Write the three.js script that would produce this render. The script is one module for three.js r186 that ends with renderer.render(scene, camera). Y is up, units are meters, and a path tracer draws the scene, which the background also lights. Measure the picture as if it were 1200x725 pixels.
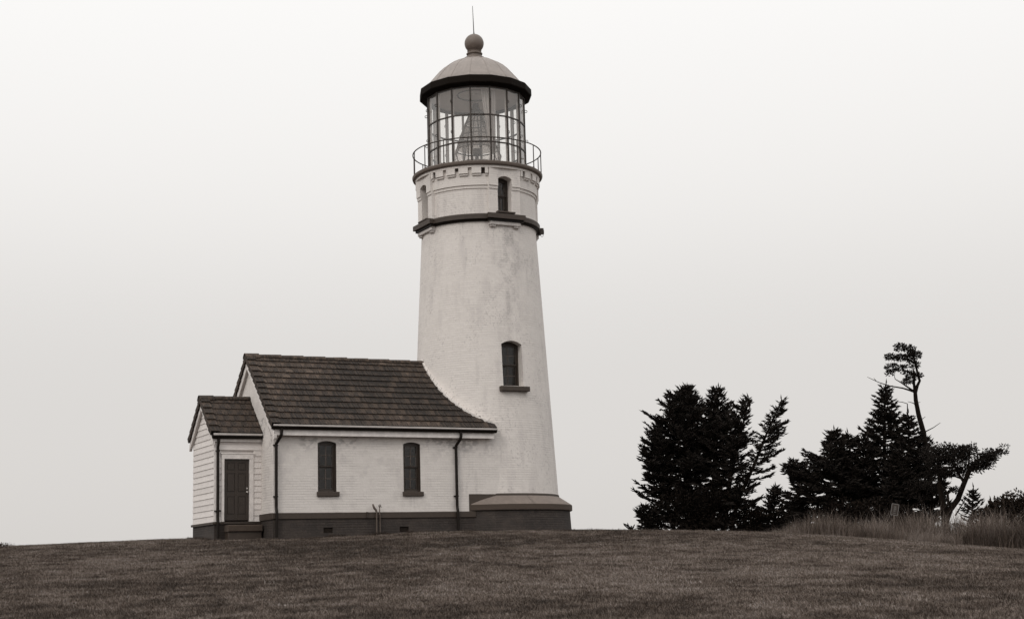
import * as THREE from 'three';
import { mergeGeometries, toCreasedNormals } from 'three/addons/utils/BufferGeometryUtils.js';
import { Brush, Evaluator, SUBTRACTION, ADDITION } from 'three-bvh-csg';

// ---------------------------------------------------------------- camera, sky, sun, exposure
const scene = new THREE.Scene();
const camera = new THREE.PerspectiveCamera(23.182, 1200 / 725, 0.1, 3000);
const EYE = new THREE.Vector3(-22.071, -0.705, 44.865);
camera.position.copy(EYE);
camera.up.set(-0.05332, 0.98501, 0.16405);
camera.lookAt(EYE.clone().add(new THREE.Vector3(0.45353, 0.17025, -0.87483)));
scene.add(camera);

const renderer = new THREE.WebGLRenderer({ antialias: true });
renderer.setSize(1024, 618);
renderer.toneMapping = THREE.LinearToneMapping;
renderer.toneMappingExposure = 1.0;
renderer.shadowMap.enabled = true;
renderer.shadowMap.type = THREE.PCFSoftShadowMap;

// overcast sky: pale grey near the horizon, almost white higher up
{
  const W = 256, H = 256, data = new Float32Array(W * H * 4);
  for (let j = 0; j < H; j++) {
    const el = ((j + 0.5) / H - 0.5) * 180, up = Math.sin(el * Math.PI / 180);
    // overcast: a duller bank low down, then brightening steadily with height
    const v = up >= 0 ? 0.69 + 0.76 * up - 0.065 * Math.exp(-(((el - 8.5) / 4.6) ** 2)) - 0.03 * Math.exp(-((el / 4) ** 2)) : 0.66 * Math.exp(up * 12);
    const warm = THREE.MathUtils.clamp((20 - el) / 20, 0, 1);
    for (let i = 0; i < W; i++) {
      const n = 1 + 0.012 * Math.sin(i * 0.05 + j * 0.11) * Math.sin(j * 0.09 + 1.7);
      const o = (j * W + i) * 4;
      data[o] = v * n; data[o + 1] = v * n * (1 - 0.026 * warm - 0.012); data[o + 2] = v * n * (1 - 0.050 * warm - 0.026); data[o + 3] = 1;
    }
  }
  const sky = new THREE.DataTexture(data, W, H, THREE.RGBAFormat, THREE.FloatType);
  sky.mapping = THREE.EquirectangularReflectionMapping;
  sky.magFilter = sky.minFilter = THREE.LinearFilter;
  sky.wrapS = THREE.RepeatWrapping;
  sky.needsUpdate = true;
  scene.background = sky;
  scene.environment = sky;
}
const sun = new THREE.DirectionalLight(0xfff8f0, 0.8);
sun.position.set(-48, 44, 30);
sun.target.position.set(0, 4, 0);
sun.castShadow = true;
sun.shadow.radius = 32;
sun.shadow.mapSize.set(2048, 2048);
Object.assign(sun.shadow.camera, { left: -45, right: 45, top: 45, bottom: -45, near: 1, far: 200 });
scene.add(sun, sun.target);

// ---------------------------------------------------------------- helpers
let seed = 7;
function rnd() { seed |= 0; seed = seed + 0x6D2B79F5 | 0; let t = Math.imul(seed ^ seed >>> 15, 1 | seed); t = t + Math.imul(t ^ t >>> 7, 61 | t) ^ t; return ((t ^ t >>> 14) >>> 0) / 4294967296; }
const rr = (a, b) => a + (b - a) * rnd();
const clamp = (x, a, b) => Math.min(b, Math.max(a, x));
const lerp = (a, b, t) => a + (b - a) * t;
const sstep = (a, b, x) => { const t = clamp((x - a) / (b - a), 0, 1); return t * t * (3 - 2 * t); };
const D2R = Math.PI / 180;
function hash(x, y) { let h = Math.imul(x | 0, 374761393) + Math.imul(y | 0, 668265263) | 0; h = Math.imul(h ^ h >>> 13, 1274126177); return ((h ^ h >>> 16) >>> 0) / 4294967296; }
function vn(x, y, px = 0, py = 0) {
  const xi = Math.floor(x), yi = Math.floor(y), fx = x - xi, fy = y - yi, u = fx * fx * (3 - 2 * fx), v = fy * fy * (3 - 2 * fy);
  const m = (a, p) => p ? ((a % p) + p) % p : a;
  const a = hash(m(xi, px), m(yi, py)), b = hash(m(xi + 1, px), m(yi, py)), c = hash(m(xi, px), m(yi + 1, py)), d = hash(m(xi + 1, px), m(yi + 1, py));
  return a + (b - a) * u + (c - a) * v + (a - b - c + d) * u * v;
}
function fbm(x, y, o = 4, px = 0, py = 0) { let s = 0, a = 0.5, n = 0; for (let i = 0; i < o; i++) { s += a * vn(x + 17.3 * i * (px ? 0 : 1), y, px, py); n += a; a *= 0.5; x *= 2; y *= 2; px *= 2; py *= 2; } return s / n; }
function lin2s(v) { v = clamp(v, 0, 1); return Math.round(255 * (v <= 0.0031308 ? v * 12.92 : 1.055 * Math.pow(v, 1 / 2.4) - 0.055)); }
// sepia-toned print: every colour is a warm grey of a given lightness
const tone = (v, w = 1) => { const k = w * (0.12 + 0.9 * Math.exp(-v * 6)); return [v * (1 + 0.44 * k), v * (1 - 0.06 * k), v * (1 - 0.37 * k)]; };
const col = (v, w = 1) => new THREE.Color().setRGB(...tone(v, w));

function texture(W, H, fn, srgb = true) {
  const d = new Uint8Array(W * H * 4);
  for (let j = 0; j < H; j++) for (let i = 0; i < W; i++) {
    const r = fn(i, j), o = (j * W + i) * 4;
    if (Array.isArray(r)) { d[o] = r[0]; d[o + 1] = r[1]; d[o + 2] = r[2]; } else d[o] = d[o + 1] = d[o + 2] = r;
    d[o + 3] = 255;
  }
  const t = new THREE.DataTexture(d, W, H);
  t.wrapS = t.wrapT = THREE.RepeatWrapping; t.magFilter = THREE.LinearFilter; t.minFilter = THREE.LinearMipmapLinearFilter; t.generateMipmaps = true;
  if (srgb) t.colorSpace = THREE.SRGBColorSpace;
  t.needsUpdate = true;
  return t;
}
const s3 = (v, w = 1) => tone(v, w).map(lin2s);
const rep = (t, x, y) => { const c = t.clone(); c.repeat.set(x, y); c.needsUpdate = true; return c; };

// uv in metres, projected along the main direction of each face
function metric(g0) {
  const g = g0.index ? g0.toNonIndexed() : g0, p = g.attributes.position, uv = new Float32Array(p.count * 2);
  const a = new THREE.Vector3(), b = new THREE.Vector3(), c = new THREE.Vector3(), n = new THREE.Vector3();
  for (let i = 0; i < p.count; i += 3) {
    a.fromBufferAttribute(p, i); b.fromBufferAttribute(p, i + 1); c.fromBufferAttribute(p, i + 2);
    n.copy(b).sub(a).cross(c.clone().sub(a));
    const ax = Math.abs(n.x), ay = Math.abs(n.y), az = Math.abs(n.z);
    [a, b, c].forEach((v, k) => {
      let U, V;
      if (ay >= ax && ay >= az) { U = v.x; V = v.z; } else if (ax >= az) { U = v.z; V = v.y; } else { U = v.x; V = v.y; }
      uv[(i + k) * 2] = U; uv[(i + k) * 2 + 1] = V;
    });
  }
  g.setAttribute('uv', new THREE.BufferAttribute(uv, 2));
  return g;
}
function clean(g0) { const g = g0.index ? g0.toNonIndexed() : g0; for (const k of Object.keys(g.attributes)) if (!['position', 'normal', 'uv'].includes(k)) g.deleteAttribute(k); return g; }
function merge(list) { return mergeGeometries(list.map(g => clean(metric(g)))); }
// bevelled box
function box(x0, x1, y0, y1, z0, z1, bev = 0.006) {
  const w = x1 - x0, h = y1 - y0, d = z1 - z0, b = Math.min(bev, w / 4, h / 4, d / 4);
  const s = new THREE.Shape(); s.moveTo(b, b); s.lineTo(w - b, b); s.lineTo(w - b, h - b); s.lineTo(b, h - b); s.closePath();
  const g = new THREE.ExtrudeGeometry(s, { depth: d - 2 * b, bevelEnabled: true, bevelThickness: b, bevelSize: b, bevelSegments: 1 });
  g.translate(x0, y0, z0 + b);
  return g;
}
function hexa(q) { // q: 8 points, bottom ring 0-3, top ring 4-7
  const f = [[0, 3, 2, 1], [4, 5, 6, 7], [0, 1, 5, 4], [1, 2, 6, 5], [2, 3, 7, 6], [3, 0, 4, 7]], pos = [];
  for (const [a, b, c, d] of f) for (const k of [a, b, c, a, c, d]) pos.push(...q[k]);
  const g = new THREE.BufferGeometry(); g.setAttribute('position', new THREE.Float32BufferAttribute(pos, 3)); g.computeVertexNormals(); return metric(g);
}
function extr(pts, depth, holes = []) {
  const s = new THREE.Shape(pts.map(p => new THREE.Vector2(...p)));
  for (const h of holes) s.holes.push(new THREE.Path(h.map(p => new THREE.Vector2(...p))));
  return new THREE.ExtrudeGeometry(s, { depth, bevelEnabled: false });
}
function tube(pts, r, seg = 8, closed = false, div = 0) {
  const c = new THREE.CatmullRomCurve3(pts.map(p => new THREE.Vector3(...p)), closed, 'catmullrom', 0.1);
  return new THREE.TubeGeometry(c, div || pts.length * 6, r, seg, closed);
}
function poly(pts, radii, sides = 6) { // tapered limb through points
  const P = pts.map(p => new THREE.Vector3(...p)), pos = [], rings = [];
  for (let i = 0; i < P.length; i++) {
    const d = new THREE.Vector3().subVectors(P[Math.min(i + 1, P.length - 1)], P[Math.max(i - 1, 0)]).normalize();
    const u = new THREE.Vector3(d.y, -d.x, 0.31).cross(d).normalize(), v = new THREE.Vector3().crossVectors(d, u), ring = [];
    for (let k = 0; k < sides; k++) { const a = k / sides * 2 * Math.PI; ring.push(P[i].clone().addScaledVector(u, Math.cos(a) * radii[i]).addScaledVector(v, Math.sin(a) * radii[i])); }
    rings.push(ring);
  }
  for (let i = 0; i < rings.length - 1; i++) for (let k = 0; k < sides; k++) {
    const a = rings[i][k], b = rings[i][(k + 1) % sides], c = rings[i + 1][(k + 1) % sides], d = rings[i + 1][k];
    for (const v of [a, b, c, a, c, d]) pos.push(v.x, v.y, v.z);
  }
  const g = new THREE.BufferGeometry(); g.setAttribute('position', new THREE.Float32BufferAttribute(pos, 3)); g.computeVertexNormals();
  return metric(toCreasedNormals(g, 1.2));
}
function ring(r0, r1, h0, h1, seg = 96) { // closed ring of rectangular section
  return lathe([[r0, h0], [r1, h0], [r1, h1], [r0, h1], [r0, h0]], seg);
}
function lathe(pts, seg = 96) { return toCreasedNormals(new THREE.LatheGeometry(pts.map(p => new THREE.Vector2(...p)), seg), 0.5); }

function smooth(o) { o.castShadow = o.receiveShadow = true; return o; }
function part(name, geo, mat, parent) { const m = smooth(new THREE.Mesh(geo, mat)); m.name = name; parent.add(m); return m; }
function tag(o, label, category, group, kind) { o.userData.label = label; o.userData.category = category; if (group) o.userData.group = group; if (kind) o.userData.kind = kind; return o; }
const used = {};
function numbered(n) { const k = used[n] = (used[n] ?? -1) + 1; return k ? `${n}_${String(k).padStart(3, '0')}` : n; }
function thing(name, [x, y, z], label, category, group) { const g = new THREE.Group(); g.name = numbered(name); g.position.set(x, y, z); scene.add(g); return tag(g, label, category, group); }

// ---------------------------------------------------------------- materials
const grainTex = texture(512, 512, (i, j) => Math.round(255 * clamp(0.5 + 0.9 * (fbm(i / 32, j / 32, 5, 16, 16) - 0.5) + 0.25 * (hash(i, j) - 0.5), 0, 1)), false);
const speckTex = texture(512, 512, (i, j) => { const v = 0.86 + 0.28 * (fbm(i / 64, j / 64, 5, 8, 8) - 0.5) + 0.09 * (hash(i + 9, j) - 0.5); return Math.round(255 * clamp(v, 0, 1)); }, false);
function paint(v, { rough = 0.7, w = 1, bump = 0.0015, sc = 1.4, metal = 0, spec = 1 } = {}) {
  const m = new THREE.MeshPhysicalMaterial({ color: col(v * 1.14, w), roughness: rough, metalness: metal, specularIntensity: spec });
  m.map = rep(speckTex, sc, sc); m.bumpMap = rep(grainTex, sc * 1.7, sc * 1.7); m.bumpScale = bump;
  return m;
}
const M = {
  white: paint(0.7, { rough: 0.55, bump: 0.001 }),
  dirtyWhite: paint(0.53, { rough: 0.6 }),
  darkTrim: paint(0.036, { rough: 0.6 }),
  sash: paint(0.024, { rough: 0.5 }),
  muntin: paint(0.095, { rough: 0.5 }),
  door: paint(0.024, { rough: 0.45 }),
  gutter: paint(0.007, { rough: 0.5, spec: 0.4 }),
  drip: paint(0.46, { rough: 0.5 }),
  iron: paint(0.024, { rough: 0.5 }),
  galv: paint(0.075, { rough: 0.5 }),
  roofIron: paint(0.006, { rough: 0.85, spec: 0.25 }),
  dome: paint(0.25, { rough: 0.6 }),
  ball: paint(0.12, { rough: 0.55 }),
  ceiling: paint(0.80, { rough: 0.8 }),
  mullionIn: paint(0.40, { rough: 0.6 }),
  deck: paint(0.12, { rough: 0.6 }),
  concrete: paint(0.05, { rough: 0.95, bump: 0.004 }),
  cap: paint(0.155, { rough: 0.85, bump: 0.003 }),
  capEdge: paint(0.055, { rough: 0.85, bump: 0.003 }),
  brass: paint(0.07, { rough: 0.4 }),
  knob: new THREE.MeshStandardMaterial({ color: col(0.6), roughness: 0.25, metalness: 0.9 }),
  glass: new THREE.MeshPhysicalMaterial({ color: 0xfdfcfa, roughness: 0.03, transmission: 0.88, thickness: 0, ior: 1.5 }),
  oldGlass: new THREE.MeshPhysicalMaterial({ color: col(0.86), roughness: 0.06, transmission: 1, thickness: 0, ior: 1.5 }),
  dark: paint(0.02, { rough: 0.9 }),
  bark: paint(0.006, { rough: 0.95, bump: 0.01, spec: 0.3 }),
};
// painted brick: course 75 mm, brick 215 mm; cw x ch metres over W x H texels
function brickPair(W, H, cw, ch, base, variation, stainFn) {
  const rows = Math.round(ch / 0.075), cols = Math.round(cw / 0.225), bump = new Float32Array(W * H), colr = new Uint8Array(W * H);
  for (let j = 0; j < H; j++) for (let i = 0; i < W; i++) {
    const y = j / H * rows, r = Math.floor(y), fy = y - r;
    const x = i / W * cols + (r % 2) * 0.5, c = Math.floor(x), fx = x - c;
    const cc = ((c % cols) + cols) % cols, hv = hash(cc * 3 + 1, r * 7 + 5), wob = 0.05 * (vn(i * 64 / W * 2, j * 0.09) - 0.5);
    const jy = 0.16 + wob + 0.05 * (hash(cc, r) - 0.5), jx = 0.045;
    const e = Math.min(sstep(0, jy, fy), sstep(0, jy * 0.6, 1 - fy), 0.45 + 0.55 * sstep(0, jx, fx), 0.45 + 0.55 * sstep(0, jx, 1 - fx));
    const skim = sstep(0.3, 0.66, fbm(i / W * cw * 1.7, j / H * ch * 2.6, 3)); // thick paint bridges some joints
    const n = fbm(i / W * cw * 24, j / H * ch * 24, 3);
    const depth = 1 - 0.8 * skim;
    bump[j * W + i] = clamp(0.62 - depth * 0.55 * (1 - e) + 0.16 * (hv - 0.5) + 0.22 * (n - 0.5), 0, 1);
    let v = base * (1 + variation * (hv - 0.5) + 0.10 * (n - 0.5)) * (1 - 0.09 * depth * (1 - e));
    v *= stainFn ? stainFn(i / W, j / H, e, n) : 1;
    colr[j * W + i] = lin2s(v);
  }
  const tint = v => { const l = v / 255; return [Math.min(255, Math.round(v * (v < 90 ? 1.11 : 1.024))), Math.round(v * (v < 90 ? 0.965 : 0.996)), Math.round(v * (v < 90 ? 0.87 : 0.973))]; };
  return [texture(W, H, (i, j) => tint(colr[j * W + i])), texture(W, H, (i, j) => Math.round(255 * bump[j * W + i]), false)];
}
const grime = (u, v, sx, sy) => fbm(u * sx, v * sy, 5);
// tower: u 0..1 around from -180 degrees, v 0..1 up from 0 to 13 m
const TWH = 13;
const [towerC, towerB] = brickPair(2048, 2048, 13.5, TWH, 0.655, 0.05, (u, v, e, n) => {
  const az = u * 360 - 180, h = v * TWH;
  let m = 1 - 0.10 * sstep(0.5, 0.8, grime(u, v, 60, 14));
  const streak = fbm(u * 170, v * 22 + 3, 4), patch = sstep(0.40, 0.68, fbm(u * 50 + 5, v * 50 + 9, 5));
  const zone = Math.exp(-(((az - 2) / 15) ** 2)) * sstep(5.2, 7.2, h) * (0.45 + 0.55 * sstep(6, 9.5, h)) * (1 - sstep(10.5, 10.7, h));
  const gr = sstep(0.42, 0.62, fbm(u * 420, v * 520, 3));
  m *= 1 - 0.30 * zone * patch * (0.35 + 0.65 * gr) * (0.5 + 0.6 * streak) - 0.18 * zone * (1 - e) * patch;
  const zone2 = 0.5 * sstep(0.55, 0.8, fbm(u * 30 + 50, v * 9, 4));
  m *= 1 - 0.16 * zone2 * streak;
  m *= 1 - 0.34 * sstep(0.60, 0.72, fbm(u * 300, v * 260, 3)) * sstep(0.45, 0.65, grime(u + 3, v, 22, 18)) * (1 - 0.6 * e);
  if (hash(Math.floor(u * 2048 / 3), Math.floor(v * 2048 / 4)) > 0.9988) m *= 0.62;
  return m;
});
const [wallC, wallB] = brickPair(2048, 1024, 8, 4, 0.655, 0.05, (u, v, e, n) => {
  const h = v * 4;
  let m = 1 - 0.10 * sstep(0.5, 0.78, grime(u, v, 26, 12));
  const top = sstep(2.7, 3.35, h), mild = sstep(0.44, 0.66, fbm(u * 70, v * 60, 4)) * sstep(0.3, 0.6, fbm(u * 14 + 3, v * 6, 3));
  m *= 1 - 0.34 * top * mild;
  m *= 1 - 0.12 * sstep(0.5, 0.75, fbm(u * 90 + 8, v * 5, 3)) * sstep(0.5, 0.7, fbm(u * 9, v * 2 + 4, 3));
  m *= 1 - 0.12 * (1 - e) * sstep(0.42, 0.6, fbm(u * 18, v * 18, 3));
  return m;
});
const [darkC, darkB] = brickPair(1024, 512, 4, 2.025, 0.030, 0.22, (u, v) => (1 + 0.9 * (fbm(u * 12, v * 6, 5) - 0.5)) * (1 + 0.35 * sstep(0.55, 0.75, fbm(u * 60 + 3, v * 30, 5))));
M.tower = new THREE.MeshStandardMaterial({ map: towerC, bumpMap: towerB, bumpScale: 0.009, roughness: 0.75 });
M.wall = new THREE.MeshStandardMaterial({ map: rep(wallC, 1 / 8, 1 / 4), bumpMap: rep(wallB, 1 / 8, 1 / 4), bumpScale: 0.009, roughness: 0.75 });
M.darkBrick = new THREE.MeshStandardMaterial({ map: rep(darkC, 1 / 4, 1 / 2.025), bumpMap: rep(darkB, 1 / 4, 1 / 2.025), bumpScale: 0.02, roughness: 0.8 });
// clapboard with faint wood grain
const woodTex = texture(512, 256, (i, j) => Math.round(255 * clamp(0.9 + 0.16 * (fbm(i / 64, j / 2.7, 4, 8, 0) - 0.5) + 0.14 * (fbm(i / 40 + 7, j / 40, 3) - 0.5), 0, 1)), false);
M.clap = [0.66, 0.69, 0.63].map(v => { const m = new THREE.MeshStandardMaterial({ color: col(v * 1.1), roughness: 0.7, map: rep(woodTex, 0.7, 1.4) }); return m; });
// concrete roof tile with weather streaks running down it
const tileTex = texture(512, 512, (i, j) => {
  const st = fbm(i / 34, j / 260, 4, 0, 0), sp = fbm(i / 16 + 40, j / 22, 4);
  return Math.round(255 * clamp(0.58 + 1.7 * (st - 0.5) + 1.1 * (sp - 0.5) + 0.16 * (hash(i, j) - 0.5), 0, 1));
}, false);
const tileTones = [0.014, 0.021, 0.028, 0.035, 0.042, 0.052];
M.tiles = tileTones.map((v, k) => {
  const t = rep(tileTex, 1.6, 1.6); t.offset.set(k * 0.37, k * 0.21);
  return new THREE.MeshStandardMaterial({ color: col(v * 1.5, 1.2), roughness: 0.85, map: t, bumpMap: rep(tileTex, 1.6, 1.6), bumpScale: 0.008 });
});

// ---------------------------------------------------------------- terrain: a grassy rise that crests at the building
const FX = 0.4602, FZ = -0.8878; // level direction from the viewpoint to the tower; s runs along it, t to its right
const toST = (x, z) => { const a = x - EYE.x, b = z - EYE.z; return [a * FX + b * FZ, -a * FZ + b * FX]; };
const toXZ = (s, t) => [EYE.x + s * FX - t * FZ, EYE.z + s * FZ + t * FX];
const crestPts = [[-60, -1.2], [-30, -0.1], [-20, 0.28], [-15, 0.41], [-12.5, 0.475], [-10, 0.50], [-7, 0.44], [-5, 0.47], [-2, 0.47], [1, 0.43], [2.5, 0.42], [5, 0.32], [7.7, 0.18], [10.2, -0.03], [11.7, -0.18], [15, -0.56], [22, -1.5], [40, -3.6], [80, -7]];
function crest(t) {
  if (t <= crestPts[0][0]) return crestPts[0][1];
  for (let k = 0; k < crestPts.length - 1; k++) {
    const [a, va] = crestPts[k], [b, vb] = crestPts[k + 1];
    if (t <= b) return lerp(va, vb, (t - a) / (b - a));
  }
  return crestPts[crestPts.length - 1][1];
}
function crestS(t) { return (crest(t - 1.2) + crest(t - 0.6) + crest(t) + crest(t + 0.6) + crest(t + 1.2)) / 5; }
function ground(x, z) {
  const [s, t] = toST(x, z), c = crestS(t);
  const foot = Math.min(-2.3, c - 0.6);
  let h;
  if (s < 46) { const k = clamp(s / 46, -1.5, 1); h = lerp(foot, c, k - 0.06 * Math.sin(Math.PI * k)); const e = sstep(36, 46, s); h += 0.10 * e * (1 - e) * 4 * 0.6; }
  else {
    const flat = sstep(4, -1, t), d = s - 46, slope = lerp(0.045, 0.004, flat);
    h = c - slope * d - 0.0016 * Math.max(0, d - lerp(3, 12, flat)) ** 1.8;
  }
  h = Math.max(h, -38);
  return h + 0.05 * (fbm(x * 0.35 + 40, z * 0.35 + 40, 3) - 0.5) + 0.02 * (fbm(x * 1.6 + 11, z * 1.6, 2) - 0.5);
}
// patchy lawn: dry and dark drifts, a property of the turf
function turf(x, z) {
  const a = fbm(x * 0.22 + 30, z * 0.22 + 71, 5), b = fbm(x * 1.2 + 3, z * 1.2 + 9, 4), c = fbm(x * 4.6 + 5, z * 4.6 + 2, 3);
  const hole = sstep(0.64, 0.72, fbm(x * 2.1 + 80, z * 2.1 + 15, 3)); // worn dark hollows
  return clamp(0.5 + 1.5 * (a - 0.5) + 1.1 * (b - 0.5) + 1.9 * (c - 0.5) - 0.5 * hole, 0, 1);
}
{
  const S = [], Tt = [];
  for (let v = -120; v < 0; v += 12) S.push(v);
  for (let v = 0; v < 12; v += 1) S.push(v);
  for (let v = 12; v < 62; v += 0.25) S.push(v);
  for (let v = 62, d = 0.4; v < 1500; v += d, d *= 1.14) S.push(v);
  for (let v = -900, d = 110; v < -24; v += d, d *= 0.86) { if (d < 0.6) d = 0.6; Tt.push(v); }
  for (let v = -24; v < 24; v += 0.3) Tt.push(v);
  for (let v = 24, d = 0.4; v < 900; v += d, d *= 1.15) Tt.push(v);
  const pos = [], uv = [], idx = [], cl = [], nt = Tt.length;
  for (const s of S) for (const t of Tt) {
    const [x, z] = toXZ(s, t); pos.push(x, ground(x, z), z); uv.push(x, z);
    const q = turf(x, z); cl.push(...tone(lerp(0.03, 0.14, q)));
  }
  for (let i = 0; i < S.length - 1; i++) for (let k = 0; k < nt - 1; k++) { const a = i * nt + k, b = a + 1, c = a + nt, d = c + 1; idx.push(a, b, c, b, d, c); }
  const g = new THREE.BufferGeometry();
  g.setAttribute('position', new THREE.Float32BufferAttribute(pos, 3)); g.setAttribute('uv', new THREE.Float32BufferAttribute(uv, 2)); g.setAttribute('color', new THREE.Float32BufferAttribute(cl, 3));
  g.setIndex(idx); g.computeVertexNormals();
  const soil = texture(1024, 1024, (i, j) => { const v = 0.55 + 0.7 * (fbm(i / 64, j / 64, 6, 16, 16) - 0.5) + 0.4 * (hash(i, j) - 0.5); return Math.round(255 * clamp(v * 1.35, 0, 1)); }, false);
  const m = new THREE.MeshStandardMaterial({ vertexColors: true, roughness: 1, map: rep(soil, 1 / 6, 1 / 6), bumpMap: rep(soil, 1 / 2.3, 1 / 2.3), bumpScale: 0.03 });
  const o = smooth(new THREE.Mesh(g, m)); o.name = 'grass_ground'; o.userData = { kind: 'structure', label: 'patchy grassy rise that crests at the lighthouse', category: 'ground' }; scene.add(o);
}
// a tuft: n bent blades
function tuftGeo(n, spread, h0, h1, w, bend, segs = 2) {
  const pos = [], nor = [];
  for (let i = 0; i < n; i++) {
    const a = rr(0, 6.283), r = spread * Math.sqrt(rnd()), x = Math.cos(a) * r, z = Math.sin(a) * r, h = rr(h0, h1), f = rr(0, 6.283), b = rr(0.2, 1) * bend * h, wx = Math.cos(f + 1.57) * w / 2, wz = Math.sin(f + 1.57) * w / 2;
    const pt = k => [x + Math.cos(f) * b * k * k, h * k * (1 - 0.25 * k * bend), z + Math.sin(f) * b * k * k];
    for (let s = 0; s < segs; s++) {
      const k0 = s / segs, k1 = (s + 1) / segs, A = pt(k0), B = pt(k1), w0 = 1 - 0.7 * k0, w1 = s === segs - 1 ? 0 : 1 - 0.7 * k1;
      const a0 = [A[0] - wx * w0, A[1], A[2] - wz * w0], a1 = [A[0] + wx * w0, A[1], A[2] + wz * w0], b0 = [B[0] - wx * w1, B[1], B[2] - wz * w1], b1 = [B[0] + wx * w1, B[1], B[2] + wz * w1];
      pos.push(...a0, ...a1, ...b1); if (w1) pos.push(...a0, ...b1, ...b0);
    }
  }
  const g = new THREE.BufferGeometry(); g.setAttribute('position', new THREE.Float32BufferAttribute(pos, 3)); g.computeVertexNormals();
  return g;
}
const bladeMat = new THREE.MeshStandardMaterial({ color: 0xffffff, roughness: 0.9, side: THREE.DoubleSide });
const insideBuilding = (x, z) => (x > -8.12 && x < -1 && Math.abs(z) < 2.36) || (x > -9.5 && x < -8 && Math.abs(z) < 1.2) || Math.hypot(x, z) < 2.8 || (x > -9.25 && x < -8.05 && z > 1 && z < 1.62);
function scatter(name, label, category, geo, count, place, colour) {
  const im = smooth(new THREE.InstancedMesh(geo, bladeMat, count)); im.name = name; im.userData = { kind: 'stuff', label, category };
  const m = new THREE.Matrix4(), q = new THREE.Quaternion(), e = new THREE.Euler(), sc = new THREE.Vector3(), ps = new THREE.Vector3(), c = new THREE.Color();
  for (let i = 0; i < count; i++) {
    let x, z, k, tries = 0; do { [x, z, k] = place(i); } while (insideBuilding(x, z) && ++tries < 50);
    e.set(rr(-0.15, 0.15), rr(0, 6.283), rr(-0.15, 0.15)); q.setFromEuler(e);
    ps.set(x, ground(x, z) - 0.012, z); sc.set(k * rr(0.8, 1.25), k * rr(0.7, 1.3), k * rr(0.8, 1.25)); m.compose(ps, q, sc); im.setMatrixAt(i, m);
    c.setRGB(...tone(colour(x, z))); im.setColorAt(i, c);
  }
  scene.add(im); return im;
}
const lawnTuft = tuftGeo(15, 0.12, 0.025, 0.07, 0.006, 0.9, 2);
scatter('lawn_grass', 'short mown brown-grey turf covering the rise in front of the lighthouse', 'grass', lawnTuft, 240000,
  () => { const u = rnd(), s = 13.5 + 35 * Math.pow(u, 0.9), t = rr(-0.39, 0.39) * s + rr(-2, 2); const [x, z] = toXZ(s, t); return [x, z, 0.75 + 0.5 * rnd()]; },
  (x, z) => { const q = turf(x, z), r = rnd(); return lerp(0.034, 0.165, q) * (0.35 + 1.2 * r) * (rnd() > 0.97 ? 2.0 : 1); });
// tall dry grass at the edge of the trees on the right
const tallTuft = tuftGeo(15, 0.2, 0.35, 1.1, 0.009, 0.75, 4);
const edgeS = t => 46.9 - 0.0 * t - 0.085 * Math.max(0, t - 7);
scatter('tall_grass', 'band of tall dry grass along the foot of the trees on the right', 'grass', tallTuft, 15000,
  () => { const t = 7.6 + 13.4 * rnd(), d = Math.pow(rnd(), 1.4) * 8.5, s = edgeS(t) + d; const [x, z] = toXZ(s + rr(-0.3, 0.3), t * s / 47);
    const g = sstep(7.4, 10, t) * lerp(0.62, 1.0, sstep(9, 15, t)); return [x, z, (0.16 + 0.98 * g) * rr(0.55, 1.25) * lerp(0.45, 1.25, sstep(0.3, 0.7, fbm(x * 0.55 + 60, z * 0.55 + 7, 3)))]; },
  (x, z) => lerp(0.026, 0.21, clamp(0.44 + 2.0 * (fbm(x * 0.8, z * 0.8, 3) - 0.5) + rr(-0.45, 0.45), 0, 1)));
// scruffy longer tufts against the walls, on the crest and on the far left
const scruff = tuftGeo(14, 0.10, 0.08, 0.20, 0.008, 0.7, 3);
scatter('edge_grass', 'longer untrimmed grass tufts along the walls and the skyline', 'grass', scruff, 3600,
  i => {
    if (i < 1200) { const x = rr(-8.1, -1.6), k = 0.35 + 0.9 * sstep(0.45, 0.7, fbm(x * 1.1 + 3, 2, 3)); return [x, 2.42 + 0.14 * rnd(), k * rr(0.3, 0.8)]; }
    if (i >= 2600) { const s = rr(15, 46), [x, z] = toXZ(s, rr(-0.37, 0.37) * s); return [x, z, rr(0.2, 0.55)]; }
    if (i < 1700) { const a = rr(-60, 70) * D2R, r = 2.9 + 0.12 * rnd(); return [Math.sin(a) * r, Math.cos(a) * r, rr(0.3, 0.8)]; }
    if (i < 2100) { const z = rr(-1.2, 1.2); return [-9.55 - 0.12 * rnd(), z, rr(0.3, 0.7)]; }
    if (i < 2300) { const [x, z] = toXZ(46 + rr(-1, 1), -15.6 - 2 * rnd()); return [x, z, rr(0.6, 1.5)]; }
    const [x, z] = toXZ(46.5 + rr(-0.8, 0.8), rr(2.2, 8)); return [x, z, rr(0.3, 0.8)];
  },
  (x, z) => lerp(0.012, 0.06, rnd()));

// ---------------------------------------------------------------- windows
function archPts(cx, w, y0, ys, ya, n = 10) { // flat sill, segmental head
  const p = [[cx - w / 2, y0], [cx + w / 2, y0]];
  for (let k = 0; k <= n; k++) { const u = 1 - 2 * k / n; p.push([cx + u * w / 2, ys + (ya - ys) * (1 - u * u)]); }
  return p;
}
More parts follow.
